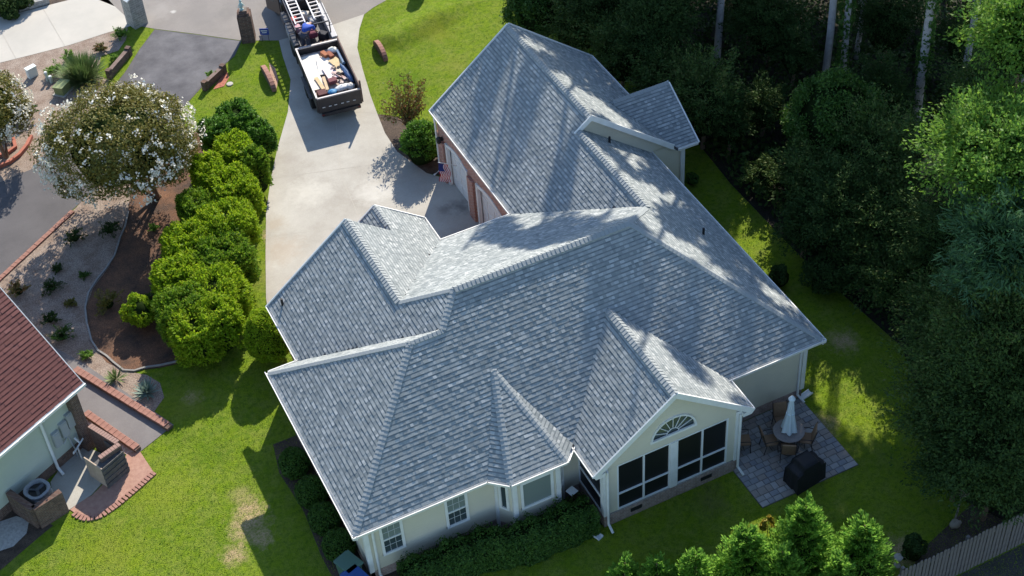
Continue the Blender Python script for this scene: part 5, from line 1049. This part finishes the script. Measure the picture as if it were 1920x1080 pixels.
# red-tipped open shrub tree
p = G(768,243,0); t = thing('red_tipped_tree', 'young tree with red-tipped leaves in the bed at the driveway edge', 'tree', (p[0],p[1],0))
Cs = []; mbk = MB()
for k in range(38):
    a = random.uniform(0,2*math.pi); r_ = random.uniform(.15,1.15); h = random.uniform(1.0,2.6)*(1.1-.25*r_); e = Vector((p[0]+r_*math.cos(a)*1.1, p[1]+r_*math.sin(a)*1.1, h)); mbk.tube([(p[0],p[1],0),(p[0]+r_*.3*math.cos(a),p[1]+r_*.3*math.sin(a),h*.45),tuple(e)],[.025,.018,.006],5)
    d = (e-Vector((p[0],p[1],.2))).normalized()
    for q in range(75):
        s = random.uniform(0,.85); c = e-d*s; Cs.append((c.x+random.gauss(0,.10),c.y+random.gauss(0,.10),c.z+random.gauss(0,.07)))
pt(mbk, 'trunk', M['bark2'], t); Cs = np.array(Cs); T_, S_ = leaf_frames(len(Cs), rnd_dirs(len(Cs)), .13, .055, up=.5); quads_object('foliage', Cs, T_, S_, M['l_red'], t, tuple(wloc(t)))
# small plants of the gravel and mulch beds
for i,(u,v,r,m,lb) in enumerate(((35,545,.42,'l_red','reddish low shrub nearest the neighbour roof in the gravel'),(97,537,.40,'l_dark','dark green low shrub right of the reddish one in the gravel'),(93,597,.34,'l_dark','small dark shrub below the neighbour roof edge in the gravel'),(115,630,.45,'l_deep','dark round shrub at the neighbour roof edge'),(160,662,.26,'l_bright','small yellow-green plant at the lower end of the gravel'),(203,570,.55,'l_myrtle','olive green spreading shrub in the shaded mulch'),(132,565,.22,'l_myrtle','tiny olive plant in the middle of the gravel'),(158,512,.22,'l_deep','tiny green plant beside the concrete edging'),(108,502,.25,'l_dark','small dark plant near the brick border'),(140,445,.42,'l_dark','dark low plant by the brick border under the blossom tree'),(205,430,.45,'l_dark','dark low plant just below the blossom tree'),(275,560,.30,'l_deep','dark green clump above the bright bush'),(287,425,.22,'l_bright','small light green plant in the mulch below the blossom tree trunk'))):
    p = G(u, v, .2); t = thing('bed_shrub', lb, 'shrub', (p[0],p[1],0)); spray_crown('foliage', (p[0],p[1],r*.5), (r*1.1,r*1.0,r*.85), M[m], int(1900*r)+150, (.10,.035), t, core=.35, spread=.2, lmin=.5, lmax=1.3)
sb('bright_shrub','bright lime green bush in the mulch beside the hedge','shrub',262,590,(.62,.72,.75),M['l_hedge'],2600,(.15,.07),lobes=22,z0=.5)
for i,(u,v,r,m,lb) in enumerate(((128,107,.35,'l_bright','yellow-green tufted plant between the cabinet and the pale driveway'),(187,88,.30,'l_red','red-green upright plant beside the pale driveway'),(224,62,.36,'l_bright','yellow-green plant beside the grey gate pillar'),(103,132,.42,'l_bright','light green plant between the white cabinet and the ornamental grass'),(216,105,.25,'l_bright','small leafy plant beside the left low wall'),(397,139,.28,'l_bright','small leafy plant beside the right low wall'),(40,215,.6,'l_deep','green shrub under the tree at the left edge'),(10,250,.5,'l_myrtle','olive shrub under the tree at the left edge'))):
    p = G(u, v, .25); t = thing('bed_shrub', lb, 'shrub', (p[0],p[1],0)); spray_crown('foliage', (p[0],p[1],r*.6), (r*1.1,r,r), M[m], int(2400*r)+150, (.12,.035), t, core=.35, spread=.2, lmin=.5, lmax=1.25)
for i,(u,v,r,lb) in enumerate(((8,14,.9,'dark green bush in the very top left corner'),(40,8,.6,'smaller dark bush beside the grey stone curb'),(18,28,.4,'low dark plant at the pale driveway edge'))): sb('dark_bush', lb, 'shrub', u, v, (r,r,r*.8), M['l_dark'], int(3000*r), (.11,.06), lobes=20)
p = G(157,148,0); t = thing('ornamental_grass', 'large clump of long-bladed ornamental grass beside the olive transformer box', 'plant', (p[0],p[1],0)); blades('blades', p, 1500, 1.15, .035, M['l_grass'], t, rbase=.35)
p = G(217,712,0); t = thing('yucca', 'spiky pale yucca in the pebbles above the red brick kerb', 'plant', (p[0],p[1],0)); blades('blades', p, 70, .5, .06, M['l_yucca'], t, rbase=.05)
p = G(276,737,0); t = thing('agave', 'blue-green agave at the lower tip of the gravel bed', 'plant', (p[0],p[1],0)); blades('blades', p, 80, .55, .08, M['l_agave'], t, rbase=.05)
# foundation planting
for i,(u,v,r,lb) in enumerate(((556,868,.5,'uppermost dark round shrub along the left house wall'),(588,922,.5,'second dark round shrub down the left house wall'),(612,972,.5,'third dark round shrub down the left house wall'),(640,1022,.52,'lowest dark round shrub by the left house wall, above the green bin'))):
    p = G(u-4, v, .4); t = thing('foundation_shrub', lb, 'shrub', (p[0],p[1],0), 'round shrubs along the left house wall'); smooth_crown('foliage', p, (.5+.03*(i%2),.55,.5), M['l_deep'], 4200, (.07,.045), t)
hx0, hx1 = 1.1, 7.55; t = thing('clipped_hedge', 'long clipped dark green hedge under the windows of the grey house', 'hedge', (4.3,-.9,0)); hw, hh = .66, 1.2
n = 26000; P = []; 
xs = RNG.uniform(hx0,hx1,n); th_ = RNG.uniform(-.15,math.pi+.15,n); yc = -0.55-.42*np.clip((xs-3.8)/1.2,0,1); wv = 1+.07*np.sin(xs*5)+.05*np.sin(xs*11+th_*3)
cx_ = np.cos(th_); sx_ = np.sin(th_); cc = np.sign(cx_)*np.abs(cx_)**.6; ss_ = np.maximum(sx_,0)**.55
P = np.stack([xs, yc+cc*hw*wv*.85, .04+ss_*hh*wv*RNG.uniform(.93,1.03,n)*.9],1); low_ = RNG.random(n) < .35; P[low_,2] *= RNG.uniform(.1,1,low_.sum()); P[low_,1] = yc[low_]+np.sign(cx_[low_])*hw*.85*wv[low_]
Nn = unit(np.stack([0*xs,cc,ss_+.15],1)); T_, S_ = leaf_frames(n,Nn,.085,.05); q = MB()
cvv = []; cff = []; K = 40
for i in range(K+1):
    x = hx0+.1+(hx1-hx0-.2)*i/K; y_ = -0.55-.42*min(max((x-3.8)/1.2,0),1)
    cvv += [(x,y_-hw*.75,0),(x,y_-hw*.72,hh*.7),(x,y_,hh*.82),(x,y_+hw*.72,hh*.7),(x,y_+hw*.75,0)]
for i in range(K):
    for j in range(4): cff.append((i*5+j,(i+1)*5+j,(i+1)*5+j+1,i*5+j+1))
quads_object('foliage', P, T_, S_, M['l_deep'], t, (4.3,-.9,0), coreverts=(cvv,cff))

# ------------------------------------------------------------------ the wood on the right
azv = np.array(AZ); 
def from_ct(c, t): return (c*AZ[1]+t*AZ[0], -c*AZ[0]+t*AZ[1])
def z_of(w, t): return (w+t*math.sin(EL))/math.cos(EL)
# tall pines: (c, t) = place across and along the sun's direction; crown clumps fill the cells (c, w) seen from the sun
pines = [(G2(1345,122),.17,24,'tall bare-trunked pine nearest the garage roof'),(G2(1543,165),.17,25,'left of the two tall pine trunks standing side by side'),(G2(1573,165),.15,24,'right of the two tall pine trunks standing side by side'),
         (G2(1712,250),.19,26,'long leaning pine trunk with ivy, right of centre in the wood'),(G2(1800,208),.15,23,'slim pine trunk near the right edge of the wood'),(G2(1855,120),.13,22,'slender pine trunk behind the bright crown at the right edge'),(G2(1608,110),.12,22,'faint pine trunk right of the pair, half hidden by ivy')]
shade_pines = [from_ct(*q) for q in ((0.8,37),(3.4,35),(5.6,37),(9.5,36),(14,35),(18.5,31),(20,25),(1.5,46),(5.5,45),(9.5,46),(13.5,45),(17.5,43),(21,38),(24,32))]  # unseen pines added past the upper edge to shade roofs, lawn and wood
allp = [(p, r, h, lb) for p, r, h, lb in pines]+[(p, .16, 24, 'tall pine in the wood just beyond the upper edge of the picture') for p in shade_pines]
ct = [(p[0]*AZ[1]-p[1]*AZ[0], p[0]*AZ[0]+p[1]*AZ[1]) for p, r, h, lb in allp]
def wtop(c):
    xs = [-1.2,0.0,0.6,1.5,2.4,3.6,4.6,5.8,6.3,8.5,9.6,10.5,12,14,17,24]; ys = [-9.5,-7.9,-7.0,-4.2,-3.0,-2.0,-1.2,-.55,-.5,-.9,-.5,-.6,-1.1,-1.3,-.6,-1]
    return float(np.interp(c, xs, ys))
holes = [(6.2,-3.8,.35),(7.0,-2.6,.45),(8.05,-2.1,.45),(8.8,-2.6,.5),(10.4,-1.8,.35),(11.8,-2.35,.3),(4.7,-5.1,.35),(5.5,-4.5,.25),(1.56,-8.67,.3),(3.0,-7.4,.35),(3.7,-6.75,.35),(5.5,-7.0,.3),(10.45,-10.2,.85),(10.5,-12.1,.5),(14.4,-5.95,.22),(15.8,-5.65,.2),(2.3,-2.6,.2),(13.2,-6.6,.1),(.2,-7.6,.2),(2.0,-6.2,.15),(3.0,-5.0,.15),(7.6,-5.6,.2),(11.9,-4.2,.2),(9.7,.0,.4)]  # gaps shaped into the crowns so that sun patches reach roofs and lawn
cells = [[] for _ in allp]
for layer in range(2):
    c = -1.0+layer*.45
    while c < 25:
        w = -19.0+layer*.4
        while w < wtop(c)+.6:
            cc, ww = c+random.uniform(-.3,.3), w+random.uniform(-.3,.3); R_ = random.uniform(.62,.95)
            ww = min(ww, wtop(cc)-R_*.75)
            if not any((cc-a)**2+(ww-b)**2 < (r+R_*.78)**2 for a, b, r in holes):
                best_i = min((i for i in range(len(allp))), key=lambda i: abs(ct[i][0]-cc)+random.uniform(0,2.2)+(0 if 9.5 < z_of(ww, ct[i][1]) < 25 else 30)); tt = ct[best_i][1]+random.uniform(-1.6,1.6); zz = z_of(ww, tt)
                if zz < 27 and (zz > 8.5 or (ct[best_i][1] > 33 and zz > 5)): cells[best_i].append((cc, tt, zz, R_))
            w += .98
        c += .95
def pine(i, p, r, h, lb):
    t = thing('pine_tree', lb, 'tree', (p[0],p[1],0), 'pines beyond the upper edge' if i >= len(pines) else None)
    lean = Vector((random.uniform(-.3,.3),random.uniform(-.3,.3),0)); pts = [(p[0]+lean.x*(z/h)**2+.10*math.sin(z*.35+i),p[1]+lean.y*(z/h)**2+.08*math.cos(z*.3+i),z) for z in np.linspace(-.05,h-2,9)]
    pt(MB().tube(pts,[r*(1-.55*k/8) for k in range(9)],10), 'trunk', M['bark'], t)
    C_ = []; lim = MB()
    for cc, tt, zz, R_ in cells[i]:
        x, y = from_ct(cc, tt); n = int(330*R_*R_); d = rnd_dirs(n)*(RNG.uniform(.15,1,(n,1))**.6)*R_; C_.append(np.array([x,y,zz])+d*np.array([1,1,.85])); za = min(zz-.6, h-2.3)
        if za > 5: lim.tube([(p[0],p[1],za),(x,y,zz)],[.035,.012],4)
    if C_:
        C_ = np.vstack(C_); T_, S_ = leaf_frames(len(C_), rnd_dirs(len(C_)), .40, .16, flat=.3); quads_object('crown', C_, T_, S_, M['l_pine'], t, tuple(wloc(t)))
        if lim.v: pt(lim, 'branch', M['bark'], t)
for i, (p, r, h, lb) in enumerate(allp): pine(i, p, r, h, lb)
# understory trees and thickets standing in the frame (pixel of the crown centre, height of it, radius, leaf)
def utree(name, label, u, v, z, r, m='l_wood', n=None, leaf=(.13,.06), lobes=26, group=None, **k):
    c = G(u, v, z); t = thing(name, label, 'tree', (c[0],c[1],0), group); n = n or int(3600*r[0]*r[1])
    (spray_crown('crown', c, [q*1.08 for q in r], M[m], n, leaf, t) if (m in ('l_wood','l_dark') and name == 'understory_tree') or name in ('bright_tree','blue_green_pine') else crown('crown', c, r, M[m], n, leaf, lobes, t, **k))
    pt(MB().tube([(c[0],c[1],-.02),(c[0]+.1,c[1],z*.5),(c[0],c[1],z)],[.1,.07,.03],7), 'trunk', M['bark2'], t)
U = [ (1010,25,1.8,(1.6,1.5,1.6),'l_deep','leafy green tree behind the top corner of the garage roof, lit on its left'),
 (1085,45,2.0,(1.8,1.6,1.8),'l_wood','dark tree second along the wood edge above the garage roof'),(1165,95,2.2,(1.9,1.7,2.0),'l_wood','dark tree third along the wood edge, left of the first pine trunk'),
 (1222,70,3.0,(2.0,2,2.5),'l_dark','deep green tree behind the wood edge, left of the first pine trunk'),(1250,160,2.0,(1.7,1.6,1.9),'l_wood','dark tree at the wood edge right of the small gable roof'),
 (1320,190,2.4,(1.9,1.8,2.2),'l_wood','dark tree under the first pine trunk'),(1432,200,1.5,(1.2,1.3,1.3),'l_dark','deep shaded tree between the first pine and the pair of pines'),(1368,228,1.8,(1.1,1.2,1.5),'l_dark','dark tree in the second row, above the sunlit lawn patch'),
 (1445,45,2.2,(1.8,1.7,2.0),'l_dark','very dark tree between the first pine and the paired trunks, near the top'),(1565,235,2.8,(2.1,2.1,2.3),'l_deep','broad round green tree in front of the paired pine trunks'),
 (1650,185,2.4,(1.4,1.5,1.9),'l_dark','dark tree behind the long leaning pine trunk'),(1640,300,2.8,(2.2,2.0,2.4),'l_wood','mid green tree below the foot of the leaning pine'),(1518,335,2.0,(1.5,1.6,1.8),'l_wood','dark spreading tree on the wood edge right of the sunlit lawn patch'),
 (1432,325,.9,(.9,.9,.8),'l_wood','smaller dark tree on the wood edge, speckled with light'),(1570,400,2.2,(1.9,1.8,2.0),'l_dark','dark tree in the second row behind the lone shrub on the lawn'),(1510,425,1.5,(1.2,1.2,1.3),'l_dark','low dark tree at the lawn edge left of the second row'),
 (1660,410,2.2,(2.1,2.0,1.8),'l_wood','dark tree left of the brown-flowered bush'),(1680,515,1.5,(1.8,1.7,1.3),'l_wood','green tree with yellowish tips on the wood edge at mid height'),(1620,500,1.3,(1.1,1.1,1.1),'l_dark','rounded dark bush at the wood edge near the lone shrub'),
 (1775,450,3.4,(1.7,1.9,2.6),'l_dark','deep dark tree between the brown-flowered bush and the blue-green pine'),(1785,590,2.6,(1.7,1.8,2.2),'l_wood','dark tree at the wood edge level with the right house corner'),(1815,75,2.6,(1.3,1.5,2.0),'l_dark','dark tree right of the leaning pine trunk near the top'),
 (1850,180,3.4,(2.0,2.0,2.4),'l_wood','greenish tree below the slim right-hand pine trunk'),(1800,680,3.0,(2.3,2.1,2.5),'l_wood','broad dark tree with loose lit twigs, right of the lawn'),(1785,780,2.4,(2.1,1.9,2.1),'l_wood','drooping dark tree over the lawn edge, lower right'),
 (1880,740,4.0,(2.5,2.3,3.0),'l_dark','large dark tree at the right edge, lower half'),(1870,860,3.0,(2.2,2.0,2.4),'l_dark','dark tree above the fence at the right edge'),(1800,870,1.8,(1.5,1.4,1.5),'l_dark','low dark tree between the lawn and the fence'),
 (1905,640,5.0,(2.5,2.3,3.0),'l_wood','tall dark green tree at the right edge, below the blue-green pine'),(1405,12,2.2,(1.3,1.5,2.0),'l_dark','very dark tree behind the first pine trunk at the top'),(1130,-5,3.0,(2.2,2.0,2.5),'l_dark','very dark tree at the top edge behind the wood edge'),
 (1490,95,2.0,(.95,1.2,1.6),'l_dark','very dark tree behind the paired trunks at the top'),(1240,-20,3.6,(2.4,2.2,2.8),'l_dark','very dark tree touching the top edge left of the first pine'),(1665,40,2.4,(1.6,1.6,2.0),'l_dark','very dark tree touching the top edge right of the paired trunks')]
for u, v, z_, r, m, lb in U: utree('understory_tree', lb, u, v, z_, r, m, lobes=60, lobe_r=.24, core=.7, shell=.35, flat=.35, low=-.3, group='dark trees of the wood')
utree('bright_tree','tall tree with a bright sunlit yellow-green crown at the right edge',1872,285,9.5,(2.6,2.3,2.0),'l_bright',22000,(.15,.08),lobes=50,lobe_r=.24,core=.7)
utree('bright_tree','bright green crown cut off by the top right corner',1925,55,11.5,(2.2,2.0,2.2),'l_bright',16000,(.15,.08),lobes=40,lobe_r=.25,core=.7)
utree('blue_green_pine','large hazy blue-green pine crown at the right edge below the bright tree',1890,450,8.0,(2.0,1.9,2.3),'l_pine',11000,(.26,.05),lobes=60,lobe_r=.24,core=.66,flat=.2)
utree('blue_green_pine','lower blue-green pine crown with one sunlit tuft, at the right edge',1850,530,6.2,(1.4,1.4,1.5),'l_pine',6000,(.26,.05),lobes=45,lobe_r=.24,core=.66,flat=.2)
sb('brown_flower_bush','bush with pale brown flowers in a gap of the dark wood','shrub',1762,345,(.9,.9,1.4),leafm('brownish_flower_leaf',[(.22,.15,.08),(.09,.13,.03),(.30,.22,.13),(.14,.17,.05)]) and bpy.data.materials['brownish_flower_leaf'],3200,(.15,.09),z0=4.0,z=4.0)
sb('lone_shrub','lone dark rounded shrub standing on the shaded lawn off the wood edge','shrub',1555,515,(1.1,.85,.85),M['l_dark'],4200,(.12,.06),z0=.6,lobes=30)
sb('lone_shrub','small dark shrub by the right wall of the grey house','shrub',1462,522,(.45,.45,.55),M['l_dark'],1400,z0=.4); sb('lone_shrub','small sunlit green shrub by the house corner near the small gable','shrub',1297,338,(.3,.3,.3),M['l_deep'],700,z0=.2)
sb('lone_shrub','small dark evergreen in front of the fence','shrub',1713,1030,(.42,.42,.6),M['l_dark'],1800,z0=.5)
# ivy on the leaning pine trunk and the pair
for idx in (3, 2):
    p = pines[idx][0]; n = 1500; zz = RNG.uniform(0,8,n); a = RNG.uniform(0,2*math.pi,n); rr = .2+.12*np.sin(zz*2)*RNG.random(n)+.05; P = np.stack([p[0]+rr*np.cos(a),p[1]+rr*np.sin(a),zz],1); t = thing('ivy','ivy climbing the %s pine trunk' % ('long leaning' if idx == 3 else 'right one of the paired'),'ivy',(p[0],p[1],0))
    T_, S_ = leaf_frames(n, unit(np.stack([np.cos(a),np.sin(a),.2+0*a],1)), .16,.12); quads_object('foliage',P,T_,S_,M['l_deep'],t,tuple(wloc(t)))
# low undergrowth of the wood floor: nobody could count it
n = 60000; xs = RNG.uniform(17.5,36,n); ys = RNG.uniform(-8,38,n)
def inside(P, poly):
    x, y = P[:,0], P[:,1]; r = np.zeros(len(P), bool); j = len(poly)-1
    for i in range(len(poly)):
        xi, yi = poly[i]; xj, yj = poly[j]; c = ((yi > y) != (yj > y)) & (x < (xj-xi)*(y-yi)/((yj-yi) or 1e-9)+xi); r ^= c; j = i
    return r
P = np.stack([xs,ys],1); P = P[inside(P, P_WOOD)]; n = len(P); hgt = .5+.5*np.sin(P[:,0]*1.3+P[:,1]*.7)*np.sin(P[:,1]*1.1-P[:,0]*.4)
P3 = np.column_stack([P, np.clip(hgt,0.05,1)*RNG.uniform(.1,1.2,n)]); T_, S_ = leaf_frames(n, np.tile([0,0,1.],(n,1)), .24,.14, flat=.4); o = quads_object('undergrowth',P3,T_,S_,M['l_dark']); o['kind'] = 'stuff'
# feathery cedars along the lower edge
def cedar(label, u, v, z, h, r, n):
    c = G(u, v, z); x, y = c[0], c[1]; t = thing('cedar', label, 'tree', (x,y,0), 'feathery cedars along the lower edge'); base_z = max(0.1, z-h)
    pt(MB().tube([(x,y,-.02),(x,y,z)],[.09,.02],7), 'trunk', M['bark2'], t)
    Cc, Tt = [], []
    nb_ = int(n/46)
    for b in range(nb_):
        q = RNG.random()**.75; zz = z-(z-base_z)*q; a = RNG.uniform(0,2*math.pi); rr = r*(.22+.85*q**.7)*RNG.choice([.55,.8,1.0,1.15,1.3]); zz += RNG.normal()*.12; d = np.array([math.cos(a),math.sin(a),.35+.5*(1-q)]); d /= np.linalg.norm(d); o_ = np.array([x,y,zz-rr*.3])
        s = np.sort(RNG.uniform(.35,1,46)); side = unit(np.cross(d,[0,0,1.])[None]); off = RNG.normal(size=(46,1))*side*.13*(1.25-s[:,None])*rr+RNG.normal(size=(46,3))*.03
        Cc.append(o_+d*rr*s[:,None]*1.05+off); Tt.append(unit(d+off*3+RNG.normal(size=(46,3))*.25+np.array([0,0,.4])))
    Cc = np.vstack(Cc); Tt = np.vstack(Tt); n_ = len(Cc); S_ = unit(np.cross(Tt, rnd_dirs(n_)))*.022*RNG.uniform(.7,1.3,(n_,1)); 
    cv = ellipsoid_core((x,y,base_z+(z-base_z)*.30),(r*.55,r*.55,(z-base_z)*.36)); quads_object('foliage',Cc,Tt*.06*RNG.uniform(.7,1.3,(n_,1)),S_*1.3,M['l_cedar'],t,tuple(wloc(t)),coreverts=cv)
cedar('tallest bright cedar in the middle of the group at the lower edge',1512,950,3.6,3.4,1.1,34000); cedar('darker cedar right of the tallest one, towards the fence',1622,985,2.9,2.8,1.05,22000)
cedar('broad bright cedar left of the tallest one',1402,1000,3.0,3.0,1.05,26000); cedar('low bright cedar third from the left of the group',1305,1042,2.6,2.6,.85,16000); cedar('small cedar tip second from the left',1232,1052,2.2,2.2,.75,9000); cedar('small leftmost cedar tip at the lower edge',1172,1055,2.0,2.0,.7,8000)
cedar('bright cedar partly in front of the tallest one',1468,1035,2.7,2.7,.95,20000); cedar('low cedar at the lower edge between the tall one and the fence',1575,1050,2.4,2.4,.9,16000)
p = G(1440,985,1.6); t = thing('yellowing_sapling','small sapling with yellow leaves beside the bright cedars','tree',(p[0],p[1],0)); crown('foliage',p,(.22,.22,.55),leafm('yellow_leaf',[(.35,.28,.03),(.28,.25,.03),(.4,.27,.03)]),500,(.12,.08),8,t,core=0); pt(MB().tube([(p[0],p[1],0),(p[0],p[1],1.8)],.012,5),'trunk',M['bark2'],t)
# bare small tree by the fence
p = G(1790,975); t = thing('bare_tree','small bare-branched tree above the fence in the lower right','tree',(p[0],p[1],0)); mb = MB(); rr = random.Random(4)
def branch(a, d, L, r, k):
    b = a+d*L; mb.tube([a,(a+b)/2+Vector((rr.uniform(-.05,.05),rr.uniform(-.05,.05),0)),b],[r,r*.8,r*.6],5)
    if k > 0:
        for _ in range(3): branch(b, (d+Vector((rr.uniform(-.7,.7),rr.uniform(-.7,.7),rr.uniform(-.1,.5)))).normalized(), L*.68, r*.58, k-1)
branch(Vector((p[0],p[1],0)), Vector((.05,0,1)), 1.0, .04, 4); pt(mb, 'trunk', mat('pale_bark',(.27,.22,.19),.9), t)
# thin dry twigs
# lawn blades: fine grass standing on the sheet where it is open and near
n = 220000; Pq = []
us = RNG.uniform(-60,1980,n); vs_ = RNG.uniform(-30,1120,n)
rr_ = (R_CAM @ np.stack([(us-960)/2920, -(vs_-540)/2920, -np.ones(n)])).T; tt = -C_POS[2]/rr_[:,2]; P = C_POS+rr_*tt[:,None]; P = P[:,:2]+RNG.normal(size=(n,2))*.05
ok = np.ones(len(P), bool)
for poly in (P_STREET,P_WDRIVE,P_ASPH,P_DRIVE,P_MULCH,P_GRAVEL,P_BEDTL,P_BEDTOP,P_BEDG,P_PATH,P_NPAT,P_WOOD,[(0.3,.3),(16.5,.3),(16.5,11.5),(18.3,11.5),(18.3,15.4),(17.4,17.9),(11,17.9),(11,10.4),(1.5,10.4),(1.5,7.3),(.3,7.3)],[(7.8,-1.3),(16.45,-1.3),(16.45,.4),(7.8,.4)],[(12.6,-3.14),(16.45,-3.14),(16.45,-1.2),(12.6,-1.2)],px((-80,930),(60,960),(128,958),(112,1010),(0,1090),(-80,1090)),[(Nm@Vector(q)).xy[:] for q in ((-9,.3,0),(-.3,.3,0),(-.3,12,0),(-9,12,0))]): ok &= ~inside(P, poly)
P = P[ok]; n = len(P); P3 = np.column_stack([P, lawn_h(P)+.022]); ph = RNG.uniform(0,2*math.pi,n); T_ = np.stack([np.cos(ph)*.6,np.sin(ph)*.6,.55+0*ph],1)*.030*RNG.uniform(.6,1.3,(n,1)); S_ = unit(np.cross(T_, rnd_dirs(n)))*.010
o = quads_object('grass', P3, T_, S_, M['lawnblade']); o['kind'] = 'stuff'
